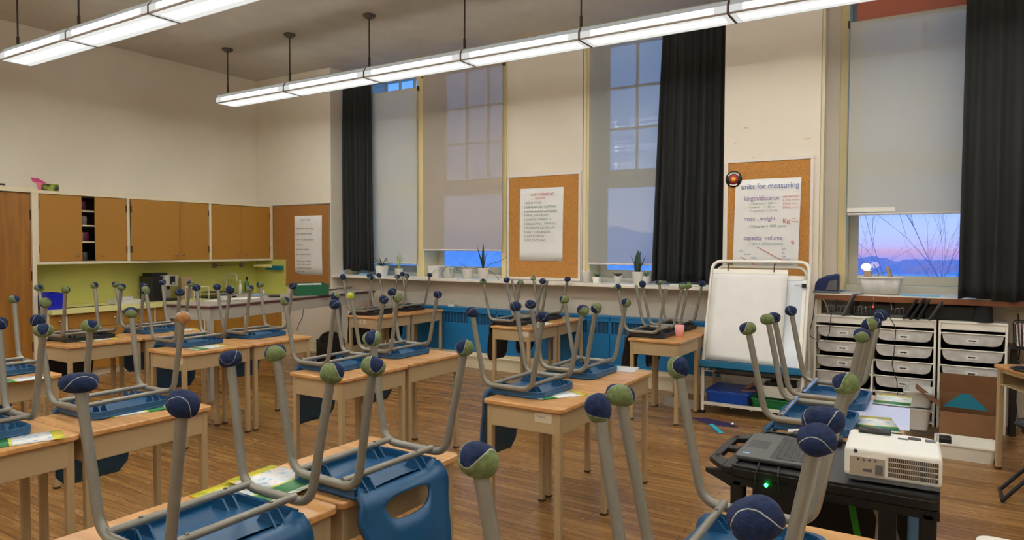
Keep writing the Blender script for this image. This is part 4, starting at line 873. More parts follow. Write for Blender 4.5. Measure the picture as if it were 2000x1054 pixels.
g = MB(); [g.tube([(-.16+.04*k, 0, .02), (-.16+.04*k, 0, .08), (-.16+.04*k, .34, .08), (-.16+.04*k, .34, .02)], .003, 5) for k in range(9)]; g.build('wires', M['blackp'], o)
ysn = onc(455); o = thing('kitchen_sink', 'steel sink with curved tap at the right end of the counter', 'sink', (-8.86, ysn, CT)); MB().ring(rrect(-.22, -.22, .22, .30, .04), rrect(-.19, -.19, .19, .27, .04), 0, .035).build('rim', M['steel'], o)
MB().prism(rrect(-.19, -.19, .19, .27, .04), 0, .003).build('basin', M['steel'], o)
g = MB(); g.tube(fillet([(-.2, .03, .03), (-.2, .05, .33), (.02, .06, .31), (.03, .06, .22)], .1, 7), .013, 10); g.tube([(-.2, .03, .03), (-.2, .03, .08)], .022, 10); g.build('tap', M['steel'], o); MB().tube([(-.2, .1, .06), (-.15, .16, .10)], .008, 8).build('tap_lever', M['steel'], o)
def bottle(px, X, h, r_, m, lb, cap=True):
    o = thing('bottle', lb, 'bottle', (X, onc(px, X), CT)); MB().lathe([(1e-4, 0), (r_, 0), (r_, h*.62), (r_*.4, h*.78), (r_*.4, h*.85), (1e-4, h*.85)], 14).build('bottle_body', m, o); MB().lathe([(1e-4, h*.83), (r_*.5, h*.83), (r_*.45, h), (1e-4, h)], 10).build('cap', M['blackp'] if cap else M['white'], o)
bottle(482, -8.98, .27, .035, M['greenb'], 'green dish soap bottle with black pump right of the tap'); bottle(469, -8.98, .22, .025, M['white'], 'small white bottle next to the tap', False)
# rail and sockets under the cabinet, towel dispenser on the pier
ra = onc(420, XL+.02); rb = onc(472, XL+.02); o = thing('towel_rail', 'thin towel rail on the yellow splashback over the sink', 'rail', (XL+.012, ra, 1.275)); [MB().box(0, q_-.03, -.035, .012, q_+.03, .035).build('mount', M['alum'], o) for q_ in (0, rb-ra)]; MB().tube([(.03, 0, 0), (.03, rb-ra, 0)], .006, 8).build('rod', M['alum'], o)
q0, q1 = aty(520, 516, YP), aty(558, 524, YP); o = thing('paper_roll_holder', 'teal and cream paper roll holder on the yellow pier splashback', 'holder', (q0.x, YP-.037, (q0.z+q1.z)/2-.02)); wv = q1.x-q0.x
MB().box(wv*.35, -.11, -.03, wv, 0, .035).build('holder_box', M['teal'], o, bevel=.006); MB().tube([(-.02, -.16, .03), (wv*.72, -.13, .03)], .026, 14).build('paper_roll', M['yellow2'], o)

# ------------------------------------------------------------------ long grey table in front of the counter
T0, T1 = Vector((-6.19, 4.20)), Vector((-6.62, 7.02)); dr_ = (T1-T0).normalized(); ang = math.atan2(dr_.y, dr_.x)-math.pi/2; TL = (T1-T0).length; TZ = 0.965
o = thing('long_table', 'long grey laminate table with maroon edge in front of the kitchen counter', 'table', (T0.x, T0.y, 0), ang)
MB().box(-.66, 0, TZ-.012, 0, TL, TZ).build('table_top', M['gtop'], o, bevel=.003); MB().box(-.662, -.002, TZ-.032, .002, TL+.002, TZ-.012).build('top_edging', M['redge'], o)
g = MB(); g.box(-.03, .03, TZ-.15, -.01, TL-.03, TZ-.032); g.box(-.65, .03, TZ-.15, -.63, TL-.03, TZ-.032); g.box(-.65, .01, TZ-.15, -.01, .03, TZ-.032); g.box(-.65, TL-.03, TZ-.15, -.01, TL-.01, TZ-.032); g.build('apron', M['tgrey'], o)
for x in (-.055, -.655+.045):
    for y in (.005, TL-.055): MB().box(x, y, 0, x+.045, y+.05, TZ-.032).build('leg', M['tgrey'], o, bevel=.003)
def ont(px, py): q = atz(px, py, TZ); return q
q = ont(602, 573); bx = MB(); g = MB(); L_, W_, H_ = .40, .27, .13
g.box(0, 0, 0, L_, W_, .004); g.box(0, 0, 0, L_, .004, H_); g.box(0, W_-.004, 0, L_, W_, H_*1.12); g.box(0, 0, 0, .004, W_, H_*1.06); g.box(L_-.004, 0, 0, L_, W_, H_)
q = ont(577, 578); o = thing('green_box', 'dark green open box on the long grey table', 'box', (q.x, q.y, TZ+.0005), R(60)); g.build('box_body', M['boxgreen'], o); MB().box(.05, .12, .004, .25, .13, H_+.012).box(.22, .05, .1, .32, .09, H_+.015).build('papers', M['paper'], o)
def flat(px, py, w, d, h, m, lb, cat, nm, rz=0.0, dz=0.0):
    q = ont(px, py); return tag(MB().box(-w/2, -d/2, 0, w/2, d/2, h).build(nm, M[m], loc=(q.x, q.y, TZ+.0005+dz), rot=(0, 0, rz), bevel=min(.003, h*.3)), lb, cat)
flat(432, 587, .16, .38, .012, 'white', 'white sheet of papers at the left end of the long grey table', 'paper', 'paper_stack', ang+.2)
flat(478, 583, .22, .34, .006, 'paper', 'white papers in the middle of the long grey table', 'paper', 'paper_stack', ang)
flat(508, 577, .10, .18, .02, 'sponge', 'light blue cloth on the long grey table', 'cloth', 'cloth', .5)
flat(536, 579, .12, .22, .015, 'blackp', 'black pouch on the long grey table left of the green box', 'pouch', 'pouch', .9)
flat(640, 566, .20, .30, .006, 'blackp', 'dark folder on the long grey table right of the green box', 'folder', 'folder', .6)
flat(676, 560, .16, .30, .010, 'paper', 'white papers at the right end of the long grey table', 'paper', 'paper_stack', .3)
q = Vector((-8.72, onc(512, -8.72), 0)); tag(MB().lathe([(1e-4, 0), (.03, 0), (.034, .07), (.03, .07), (.028, .004), (1e-4, .004)], 16).build('cup', M['white'], loc=(q.x, q.y, CT)), 'small white cup on the counter right of the sink', 'cup')
q = None; o = thing('glass_bowl', 'clear bowl with lid at the left end of the long grey table', 'bowl', (-6.55, 4.62, TZ+.0005)); MB().lathe([(1e-4, 0), (.05, 0), (.085, .07), (.08, .07), (.047, .004), (1e-4, .004)], 20).build('bowl', M['clear'], o); MB().lathe([(1e-4, .071), (.09, .071), (.09, .08), (1e-4, .082)], 20).build('lid', M['coffee'], o)
# cord and stored things under the table
tag(MB().tube([aty(593, 600, YP-.03), aty(591, 618, YP-.02), aty(583, 633, YP-.012), aty(580, 645, YP-.012)], .004, 6).build('cord', M['cable']), 'thin dark cord hanging down the pier wall under the table', 'cord')
q = atz(640, 690, 0); tag(MB().prism(rrect(-.16, -.14, .16, .14, .06), 0, .30, 0, None, True).sphere((0, 0, .30), .15, .7).build('backpack', M['bindark'], loc=(-7.05, 6.6, 0.0)), 'dark bag on the floor below the right end of the long grey table', 'bag')

# ------------------------------------------------------------------ plants on the ledge
LZ = 1.1505
def pot(parent, r0, r1, h, m='pot', square=False, seg=20):
    if square:
        a = rrect(-r0, -r0, r0, r0, r0*.25, 3); b = rrect(-r1, -r1, r1, r1, r1*.25, 3); g = MB(); n = len(a); ib = [(x*.9, y*.9) for x, y in b]
        g.add([(x, y, 0) for x, y in a]+[(x, y, h) for x, y in b]+[(x, y, h) for x, y in ib]+[(x*.85, y*.85, .01) for x, y in a], [(i, (i+1) % n, n+(i+1) % n, n+i) for i in range(n)]+[(n+i, n+(i+1) % n, 2*n+(i+1) % n, 2*n+i) for i in range(n)]+[(2*n+i, 2*n+(i+1) % n, 3*n+(i+1) % n, 3*n+i) for i in range(n)]+[list(range(n))[::-1], list(range(3*n, 4*n))])
        return g.build('pot', M[m], parent)
    return MB().lathe([(1e-4, 0), (r0, 0), (r1, h*.97), (r1*1.03, h), (r1*.92, h), (r0*.9, .01), (1e-4, .01)], seg).build('pot', M[m], parent)
def leaf(g, base, d, L, w, bend, n=7):
    d = Vector(d).normalized(); side = d.cross(Vector((0, 0, 1)));  side = side.normalized() if side.length > .05 else Vector((1, 0, 0)); vs = []; fs = []
    p = Vector(base); up = Vector(d)
    for i in range(n+1):
        t = i/n; ww = w*math.sin(math.pi*min(1, .18+t*.82))**.8*(1-t*.15) if t < 1 else w*.03
        nrm = side.cross(up).normalized()
        vs += [p-side*ww/2+nrm*ww*.18, p-nrm*ww*.08, p+side*ww/2+nrm*ww*.18]
        up = (up+Vector((0, 0, -bend/n))).normalized(); p = p+up*L/n
    for i in range(n): a = i*3; fs += [(a, a+1, a+4, a+3), (a+1, a+2, a+5, a+4)]
    g.add(vs, fs, 0, True)
def plant(px, Y, label, r0, r1, h, leaves, lm, square=False, stems=None, kind='potted_plant'):
    x = aty(px, 540, Y).x; o = thing(kind, label, 'potted plant', (x, Y, LZ), 0, 'potted plants on the window ledge'); pot(o, r0, r1, h, 'pot', square)
    MB().lathe([(1e-4, h*.85), (r1*.88, h*.85), (r1*.88, h*.9), (1e-4, h*.9)], 14).build('soil', M['soil'], o)
    if leaves:
        g = MB(); [leaf(g, (l[5] if len(l) > 5 else (0, 0, h*.88)), l[0], l[1], l[2], l[3]) for l in leaves]; b = g.build('leaves', M[lm], o); s = b.modifiers.new('thick', 'SOLIDIFY'); s.thickness = .0015
    if stems: MB_ = MB(); [MB_.tube([Vector(p) for p in s_], .0035, 5) for s_ in stems]; MB_.build('stems', M[lm], o)
    return o
rn = random.Random(21)
plant(746, 7.30, 'spiky dark plant in a white pot just right of the left curtain', .055, .075, .14, [((math.cos(a), .5*math.sin(a), rn.uniform(.7, 1.6)), rn.uniform(.16, .26), .018, rn.uniform(.6, 1.3)) for a in [i*.7 for i in range(10)]], 'leafd', True)
plant(779, 7.30, 'tall pale-leafed plant in a small white pot left of the window post', .045, .06, .11, [((-.3, 0, 2), .20, .035, .1), ((.25, 0, 2), .24, .04, .1), ((.5, .1, 1.6), .18, .03, .3), ((-.1, .2, 2), .26, .02, .2)], 'leafy', False)
plant(853, 7.24, 'low leafy plant in a white faceted pot right of the window post', .07, .095, .16, [((math.cos(a), math.sin(a), .35), .10, .06, 1.6) for a in [i*.55 for i in range(12)]], 'leafd', True)
plant(877, 7.26, 'trailing spider plant in a pale pot, second from the window post', .06, .085, .14, [((math.cos(a), math.sin(a), rn.uniform(.3, 1)), rn.uniform(.18, .34), .012, rn.uniform(1.4, 2.4)) for a in [i*.42 for i in range(16)]], 'leafg', False)
plant(914, 7.26, 'white pot with a single thin trailing stem left of the tall aloe', .055, .078, .13, [((-.7, 0, .8), .16, .01, .6)], 'leafp', False, stems=[[(0, 0, .12), (-.15, 0, .14), (-.28, 0, .12), (-.33, 0, .05)], [(0, 0, .12), (.2, 0, .15), (.3, -.02, .13)]])
plant(944, 7.26, 'tall aloe in a white pot under the taupe blind', .055, .072, .14, [((0, 0, 1), .34, .045, .02), ((-.35, 0, 1), .32, .028, -.1), ((-.22, 0, 1), .17, .03, .1), ((.15, .1, 1), .22, .035, .1)], 'leafd', False, stems=[[(.02, 0, .13), (.12, 0, .20), (.25, 0, .23), (.35, 0, .29)], [(.03, 0, .13), (.16, 0, .08), (.26, -.02, -.01)]])
plant(1145, 7.27, 'empty pale conical pot beside the middle cork board', .035, .055, .135, None, 'leafg', False)
plant(1166, 7.24, 'tiny plant in a small white square pot, left of the dark succulent', .035, .042, .07, [((math.cos(a), math.sin(a), 1.2), .07, .02, .3) for a in [i*.7 for i in range(10)]], 'leafg', True)
plant(1207, 7.27, 'small dusky succulent in a tapered white pot', .032, .048, .085, [((math.cos(a), math.sin(a), .9), .07, .03, .2) for a in [i*.6 for i in range(11)]], 'leafp', False)
plant(1246, 7.28, 'dark aloe in a white pot hanging its leaves beside the tall curtain', .05, .065, .14, [((0, 0, 1), .26, .09, .0), ((.08, .1, 1), .25, .08, .0), ((-.5, 0, 1), .22, .025, -.2), ((.5, 0, 1), .22, .03, -.2)], 'leafd', False)
plant(1262, 7.30, 'small green plant in a glass jar next to the dark aloe', .03, .045, .09, [((math.cos(a), math.sin(a), 1.5), .08, .018, .3) for a in [i*.8 for i in range(9)]], 'leafg', False)
q = aty(712, 530, 7.25); tag(MB().prism(rrect(-.07, -.05, .07, .05, .015), 0, .03).build('glass_dish', M['sponge'], loc=(q.x, 7.25, LZ)), 'light blue flat dish on the ledge below the left curtain', 'dish')
q = aty(1350, 540, 7.22); tag(MB().box(-.22, -.06, 0, .20, .06, .02).build('letter_tray', M['clear'], loc=(-2.25, 7.22, LZ), bevel=.004), 'clear plastic tray on the ledge below the tall curtain', 'tray')

# ------------------------------------------------------------------ drawer units against the window wall
YT = 7.0
def tray_geo(w, lip=0.018):
    """drawer with wide lip, walls tapering to rounded lower corners"""
    h = w/2; g = MB(); prof = []
    for s in (1, -1):
        pass
    pl = [(-h+.012, 0), (-h+.022, -.055), (-h+.03, -.078), (-h+.055, -.098), (-h+.085, -.104), (h-.085, -.104), (h-.055, -.098), (h-.03, -.078), (h-.022, -.055), (h-.012, 0)]
    g.prism(pl, 0, -.285, 0, Matrix(((1, 0, 0, 0), (0, 0, -1, 0), (0, 1, 0, 0), (0, 0, 0, 1))))
    return g
def drawer(parent, xc, zt, w, nm):
    d = tray_geo(w).build('drawer', M['frost'], parent, loc=(xc, .012, zt))
    MB().box(-w/2, -.008, -.012, w/2, .285, 0).build('drawer_lip', M['tray'], d, bevel=.004)
    if nm:
        s = MB().box(-.045, -.0035, -.082, .045, -.0005, -.046).build('name_label', M['paper'], d); MB().box(-.026, -.0045, -.069, .026, -.0035, -.059).box(-.02, -.0045, -.072, -.012, -.0035, -.069).box(.008, -.0045, -.074, .014, -.0035, -.069).build('label_ink', M['ink'], s)
def unit(x0, x1, cols, label, rows, skip=()):
    o = thing('drawer_unit', label, 'drawer unit', ((x0+x1)/2, YT, 0), 0, 'white drawer units'); h = (x1-x0)/2; g = MB(); D = .30; tk = .018
    g.box(-h, 0, .0, -h+tk, D, .93); g.box(h-tk, 0, 0, h, D, .93); g.box(-h, -.004, .918, h, D, .936); g.box(-h+tk, .004, .862, h-tk, .016, .918); g.box(-h+tk, 0, .02, h-tk, D, .035)
    cw = 2*h/cols
    for c in range(1, cols): g.box(-h+cw*c-tk/2, 0, .03, -h+cw*c+tk/2, D, .918)
    g.build('carcass', M['white'], o, bevel=.003); MB().box(-h+tk, D-.006, .035, h-tk, D, .86).build('back_panel', M['bindark'], o)
    g = MB()
    for c in range(cols):
        for r in range(rows):
            z = .838-.141*r; a = -h+cw*c+tk*.6; b = -h+cw*(c+1)-tk*.6
            for xx in (a, b-.008): g.box(xx, .012, z-.02, xx+.012, D-.01, z-.012)
    g.build('runners', M['white'], o)
    for c in range(cols):
        for r in range(rows):
            if (c, r) in skip: continue
            drawer(o, -h+cw*(c+.5), .838-.141*r, cw-.026, r < 5)
    return o
unit(-1.0, -.016, 2, 'wide white drawer unit with two columns of frosted drawers', 6)
unit(.0, .492, 1, 'narrow white drawer unit with one column of frosted drawers behind the cardboard box', 6)

# ------------------------------------------------------------------ things on the drawer units and the wooden ledge
def on_unit(px, y=7.1): return aty(px, 600, y).x
ZU = .9365; ZL = 1.1355
# charging stations with device cables
def charger(px0, px1, label, n, black=False):
    a, b = on_unit(px0, 7.12), on_unit(px1, 7.12); o = thing('charging_rack', label, 'charging rack', (a, 7.14, ZU)); L = b-a
    MB().box(0, -.09, 0, L, .10, .025).build('rack_base', M['greyp' if not black else 'blackp'], o, bevel=.004)
    g = MB()
    for k in range(n):
        x = L*(k+.5)/n; g.tube(fillet([(x-.012, -.06, .025), (x-.012, -.06, .085), (x+.012, -.06, .085), (x+.012, -.06, .025)], .012, 3), .0035, 5); g.tube(fillet([(x-.012, .06, .025), (x-.012, .06, .085), (x+.012, .06, .085), (x+.012, .06, .025)], .012, 3), .0035, 5)
    g.build('wire_dividers', M['chrome'], o); return o
charger(1618, 1662, 'grey charging rack with wire dividers at the left on the drawer unit', 7); charger(1668, 1702, 'second charging rack just left of the red light', 4, True); charger(1740, 1766, 'small charging rack behind the leaning tablets', 3)
tag(MB().box(-.09, -.07, 0, .10, .08, .12).sphere((0.02, 0, .12), .07, .25).build('power_block', M['bindark'], loc=(on_unit(1722), 7.13, ZU), bevel=.01), 'dark power block with a red light on the drawer unit', 'power block')
tag(MB().sphere((0, 0, 0), .009).build('red_light', mat('red_led', (230, 70, 60), .4, emit=1.5), loc=(on_unit(1706), 7.05, ZU+.09)), 'tiny red indicator light on the drawer unit', 'light')
def slab(px, y, lean, rz, w, h, label, m='blackp', z=ZU, zoff=0.0, cat='tablet', nm='tablet'):
    o = thing(nm, label, cat, (on_unit(px, y), y, z+zoff), rz); mt = Matrix.Rotation(lean, 4, 'Y')
    MB().box(-.009, -h*.0-.1, 0, .009, .1, w, 0, mt).build('body', M[m], o, bevel=.004); MB().box(.0095, -.088, .014, .0105, .088, w-.014, 0, mt).build('screen', M['cart'], o); return o
slab(1655, 7.06, R(26), R(-20), .23, .1, 'dark tablet leaning alone above the left charging rack', 'greyp', zoff=.0)
slab(1770, 7.06, R(30), R(-12), .21, .1, 'first of the leaning dark tablets left of the blue-lit one'); slab(1783, 7.05, R(30), R(-12), .22, .1, 'second leaning dark tablet in the group beside the charger'); slab(1796, 7.06, R(27), R(-10), .20, .1, 'third leaning dark tablet in the group'); slab(1820, 7.05, R(30), R(-14), .19, .1, 'leaning tablet with its edge lit blue, right of the group', 'cart')
tag(MB().box(-.24, -.06, 0, .26, .10, .125).build('black_equipment_box', M['blackm'], loc=(on_unit(1868, 7.12), 7.14, ZU), bevel=.006), 'long black equipment box under the wooden ledge on the narrow drawer unit', 'box')
o = thing('speaker', 'tall black cloth speaker on the narrow drawer unit by the curtain', 'speaker', (on_unit(1921, 7.03), 7.045, ZU)); MB().lathe([(1e-4, 0), (.070, 0), (.072, .01), (.066, .05), (.052, .205), (.044, .212), (1e-4, .212)], 28).build('speaker_body', M['speaker'], o); MB().lathe([(.0, .2125), (.046, .2125), (.046, .216), (.0, .216)], 24).build('top_ring', M['greyp'], o)
# cables hanging below the ledge and down the wall
def cab(pts, label, m='cable', r=.0035): tag(MB().tube(fillet([tuple(p) for p in pts], .06, 5), r, 6).build('cable', M[m]), label, 'cable', 'loose cables')
Yc = 6.96
cab([aty(1592, 578, 6.95), aty(1588, 620, Yc), aty(1580, 655, Yc), aty(1592, 662, Yc), aty(1610, 668, Yc), aty(1620, 650, Yc), aty(1624, 604, Yc), aty(1625, 600, 7.0)], 'long black cable looping down at the left side of the drawer unit')
cab([aty(1737, 618, 7.0), aty(1750, 640, Yc), aty(1746, 690, Yc), aty(1742, 710, Yc), aty(1752, 745, Yc), aty(1753, 775, Yc)], 'black cable hanging down in front of the middle drawers')
cab([aty(1606, 583, 6.96), aty(1612, 590, 6.98), aty(1618, 612, 7.06)], 'pale cable at the left end below the wooden ledge', 'cablew'); cab([aty(1706, 582, 6.96), aty(1707, 590, 7.02), aty(1702, 608, 7.1)], 'pale cable above the red light', 'cablew'); cab([aty(1735, 582, 6.96), aty(1740, 592, 7.02), aty(1744, 615, 7.1)], 'pale cable left of the leaning tablets', 'cablew')
cab([aty(1634, 583, 6.96), aty(1633, 595, 7.02), aty(1632, 612, 7.12)], 'short black cable over the left charging rack')
# ledge items
qx = aty(1614, 570, 7.12).x; o = thing('docking_speaker', 'dark blue rounded speaker device at the left end of the wooden ledge', 'device', (qx, 7.15, ZL)); 
sd = [(-.105, 0), (.105, 0), (.11, .17), (.09, .185), (.0, .165), (-.07, .13), (-.095, .09)]
MB().prism(sd, -.08, .08, 0, Matrix(((1, 0, 0, 0), (0, 0, 1, 0), (0, 1, 0, 0), (0, 0, 0, 1)))).build('body', M['navy'], o, bevel=.012, seg=3); MB().prism([(-.0, .03), (.095, .03), (.10, .13), (.03, .115)], -.084, .084, 0, Matrix(((1, 0, 0, 0), (0, 0, 1, 0), (0, 1, 0, 0), (0, 0, 0, 1)))).build('side_grille', M['greyp'], o)
MB().box(-.112, -.09, 0, .112, .09, .02).build('base', M['greyp'], o, bevel=.005)
a, b = aty(1677, 570, 7.2).x, aty(1762, 570, 7.2).x; L = b-a; o = thing('clear_tub', 'frosted plastic tub of odds and ends on the window ledge', 'tub', ((a+b)/2, 7.26, ZL))
pl = rrect(-L/2+.03, -.09, L/2-.03, .09, .03); p2 = rrect(-L/2, -.115, L/2, .115, .035); n_ = len(pl); g = MB(); g.add([(x, y, .004) for x, y in pl]+[(x, y, .155) for x, y in p2], [(i, (i+1) % n_, n_+(i+1) % n_, n_+i) for i in range(n_)]+[list(range(n_))[::-1]], 0, True)
g.build('tub', M['frost'], o).modifiers.new('thick', 'SOLIDIFY').thickness = .003; MB().ring(rrect(-L/2-.012, -.125, L/2+.012, .125, .04), rrect(-L/2, -.113, L/2, .113, .035), .15, .162).build('tub_rim', M['white'], o)
tag(MB().box(-.03, -.03, -.09, .03, .03, .02).build('bulb_base', M['towel'], loc=((a+b)/2-L*.30, 7.24, ZL+.19)), 'brown base of the glowing lamp in the frosted tub', 'lamp base')
lp = thing('lit_lamp', 'small glowing lamp at the left end of the frosted tub', 'lamp', ((a+b)/2-L*.30, 7.24, ZL+.215)); MB().sphere((-.015, 0, .035), .042, .8, 18).build('glowing_bulb', M['bulb'], lp); MB().lathe([(.02, -.012), (.035, .0), (.03, .004), (.016, -.01)], 14).build('socket', M['white'], lp)
tag(MB().tube([(0, 0, -.09), (.0, 0, .06), (-.04, 0, .15)], .004, 6).tube([(0, 0, .06), (.05, .0, .07)], .003, 6).build('stick_figure', M['greyp'], loc=((a+b)/2-.02, 7.25, ZL+.13)), 'thin grey stick rising from the frosted tub', 'stick')
tag(MB().box(-.012, -.06, -.1, .012, .06, .13, 0, Matrix.Rotation(R(-18), 4, 'Y')).build('wood_block', M['towel'], loc=((a+b)/2+L*.26, 7.25, ZL+.13)), 'thin brown wooden piece leaning out of the frosted tub at the right', 'wood piece')
tag(MB().tube([(-.10, -.02, .0), (.10, .02, .065)], .003, 6).build('crossing_wire', M['cablew'], loc=((a+b)/2+L*.03, 7.22, ZL+.17)), 'thin wire crossing over the frosted tub', 'wire')
tag(MB().box(-.16, -.03, 0, .14, .03, .01).build('ledge_papers', M['sponge'], loc=(aty(1800, 560, 7.1).x, 7.08, ZL)), 'pale blue papers on the ledge above the leaning tablets', 'paper')

# ------------------------------------------------------------------ easel
ex0, ex1 = -1.885, -1.005; EW = ex1-ex0; YE = 6.43
o = thing('easel', 'white standing easel with whiteboard, teal tray and lower rack in front of the pier', 'easel', ((ex0+ex1)/2, YE, 0)); h = EW/2
def lean(z): return .30*(z-.46)/.98 if z > .46 else 0
g = MB(); g.tube(fillet([(-h, 0, 0.02), (-h, 0, .46), (-h+.0, lean(1.43), 1.43), (h, lean(1.43), 1.43), (h, 0, .46), (h, 0, .02)], .09, 7), .016, 10); g.build('front_frame', M['whitem'], o)
g = MB(); g.tube(fillet([(-h+.03, .62, 0.02), (-h+.03, lean(1.43)+.02, 1.38), (h-.03, lean(1.43)+.02, 1.38), (h-.03, .62, .02)], .09, 5), .014, 8); g.build('rear_frame', M['whitem'], o)
sl = math.atan2(lean(1.35)-lean(.5), .85); mt = Matrix.Translation((0, lean(.50)-.002, .50)) @ Matrix.Rotation(-sl, 4, 'X')
MB().box(-h+.03, -.006, 0, h-.03, .006, .82, 0, mt).build('whiteboard', M['board'], o)
g = MB(); g.box(-h+.015, -.012, .80, h-.015, .012, .84, 0, mt); g.box(-h+.015, -.012, 0, -h+.045, .012, .84, 0, mt); g.box(h-.045, -.012, 0, h-.015, .012, .84, 0, mt); g.build('board_edging', M['white'], o)
MB().box(-h-.012, -.09, .445, h+.012, .03, .46).box(-h-.012, -.09, .445, h+.012, -.08, .515).build('pen_tray', M['easel'], o, bevel=.004)
g = MB(); g.box(-h, -.016, .085, h, .0, .115); g.box(-h+.02, .5, .085, h-.02, .516, .115); [g.tube([(x, 0, .07), (x, .5, .07)], .005, 6) for x in (-h*.8, -h*.4, 0, h*.4, h*.8)]; g.build('lower_rack', M['whitem'], o)
g = MB(); g.tube([(-h, 0, .405), (-h+.10, .02, .40)], .007, 6); g.tube([(h, 0, .405), (h-.10, .02, .40)], .007, 6); g.tube([(-h, 0.02, .40), (-h+.03, .56, .40)], .008, 6); g.tube([(h, 0.02, .40), (h-.03, .56, .40)], .008, 6); g.build('brace', M['whitem'], o)
MB().box(-h+.09, .05, .375, h-.05, .42, .388).build('storage_shelf', M['bindark'], o)
for s_ in (-1, 1): MB().box(s_*h-.02, -.02, 0, s_*h+.02, .02, .03).build('foot', M['blackp'], o)
# flip chart pad hung on hooks
fp = thing('flip_chart_pad', 'large blank white flip chart pad hung on the front of the easel', 'flip chart', ((ex0+ex1)/2-.075, YE, 0)); mt2 = Matrix.Translation((0, lean(.50)-.03, .50)) @ Matrix.Rotation(-sl, 4, 'X'); W2_ = .34
vs = []; fs = []; nx, nz = 10, 16
for sd in (0, 1):
    for j in range(nz+1):
        for i in range(nx+1): u, v = i/nx, j/nz; vs.append(mt2 @ Vector((-W2_*(1-.02*(1-v))+2*W2_*(1-.02*(1-v))*u, -.012-.006*math.sin(math.pi*u)*math.sin(v*3)-.02*(1-v)*(u-.5)**2*2+sd*.010, .015+.85*v-.012*u*(1-v))))
N = (nx+1)*(nz+1)
for j in range(nz):
    for i in range(nx): q = j*(nx+1)+i; fs += [(q, q+1, q+nx+2, q+nx+1), (N+q, N+q+nx+1, N+q+nx+2, N+q+1)]
for i in range(nx): q = nz*(nx+1)+i; fs += [(q, q+1, N+q+1, N+q), (i, N+i, N+i+1, i+1)]
for j in range(nz): q = j*(nx+1); fs += [(q, q+nx+1, N+q+nx+1, N+q), (q+nx, N+q+nx, N+q+2*nx+1, q+2*nx+1)]
MB().add(vs, fs, 0, True).build('paper_sheets', M['paper'], fp)
MB().box(-W2_, -.016, .85, W2_, .008, .895, 0, mt2).build('binding_strip', M['white'], fp, bevel=.002)
for x in (-.2, .22): MB().tube(fillet([mt2 @ Vector((x, -.02, .87)), mt2 @ Vector((x, -.022, .95)), mt2 @ Vector((x+.0, .05, .96))], .02, 4), .005, 6).build('hook', M['brass'], fp)
q = aty(1554, 557, YE+.22); tag(MB().box(-.018, -.012, -.018, .018, .012, .018).tube([(-.018, 0, .008), (-.08, 0, .002)], .002, 5).tube([(-.018, 0, -.008), (-.08, 0, -.002)], .002, 5).build('binder_clip', M['blackp'], loc=(ex1-.03, YE+lean(1.2)-.035, q.z), bevel=.002), 'black binder clip on the right edge of the whiteboard', 'clip')
# bins on the lower rack
def bin_(x0, x1, y0, y1, z0, h_, m, label, nm='storage_bin', cat='bin', hollow=True):
    o = thing(nm, label, cat, ((x0+x1)/2, (y0+y1)/2, z0)); a, b = (x1-x0)/2, (y1-y0)/2; p1 = rrect(-a+.018, -b+.018, a-.018, b-.018, .025); p2 = rrect(-a, -b, a, b, .03); n = len(p1); g = MB()
    g.add([(x, y, 0) for x, y in p1]+[(x, y, h_) for x, y in p2], [(i, (i+1) % n, n+(i+1) % n, n+i) for i in range(n)]+[list(range(n))[::-1]], 0, False); bo = g.build('bin_body', M[m], o); s = bo.modifiers.new('thick', 'SOLIDIFY'); s.thickness = .003; s.offset = 1
    MB().ring(rrect(-a-.012, -b-.012, a+.012, b+.012, .035), rrect(-a+.001, -b+.001, a-.001, b-.001, .03), h_-.008, h_+.006).build('bin_rim', M[m], o, bevel=.002); return o
bb = bin_(-1.86, -1.47, 6.45, 6.88, .0765, .125, 'binblue', 'blue bin with lid on the lower rack of the easel'); MB().box(-.205, -.225, .132, .205, .225, .142).build('bin_lid', M['binblue'], bb, bevel=.004)
bin_(-1.44, -1.05, 6.45, 6.88, .0765, .11, 'bingreen', 'green bin on the lower rack of the easel')
wb_ = bin_(-1.36, -1.06, 6.50, 6.80, .201, .10, 'white', 'white tub standing on the green bin under the easel'); MB().box(-.1, -.1, .02, .12, .1, .13, 0, Matrix.Rotation(.2, 4, 'Z')).build('contents', M['bindark'], wb_)
tag(MB().prism([(-.07, -.02), (.05, -.04), (.09, .02), (-.02, .04)], 0, .012).tube([(-.03, 0, .02), (.05, .03, .06)], .016, 7).build('sock', mat('pink_brown_cloth', (150, 104, 96), .8), loc=(-1.50, 6.60, .219), rot=(0, 0, .5)), 'small pinkish brown cloth lying on the blue bin lid', 'cloth')

# ------------------------------------------------------------------ floor litter near the easel
q = atz(1408, 838, 0); g = MB(); g.prism([(-.14, .10), (-.10, .12), (.06, -.13), (.03, -.16)], .004, .008); tag(g.build('ribbon', M['cyan'], loc=(q.x, q.y, 0)), 'cyan ribbon strip on the floor before the easel', 'ribbon')
q = atz(1395, 826, 0); tag(MB().prism([(-.26, .02), (-.12, .10), (.08, .10), (.22, .02), (.10, -.05), (-.08, -.06)], .0, .0035).build('purple_cloth', M['purple'], loc=(q.x, q.y, 0.0), rot=(0, 0, -.25)), 'dark purple cloth on the floor before the easel', 'cloth')
q = atz(1427, 832, 0); tag(MB().sphere((0, 0, .022), .022, .8, 14).build('foil_ball', M['chrome'], loc=(q.x+.015, q.y, 0)), 'shiny foil ball on the floor at the right tip of the purple cloth', 'ball')
q = atz(1310, 801, 0); tag(MB().box(-.17, -.012, 0, .17, .012, .085).build('floor_board', M['tgrey'], loc=(-2.13, 6.52, 0)), 'pale grey board strip standing on the floor under the desk with the pink cup', 'board')

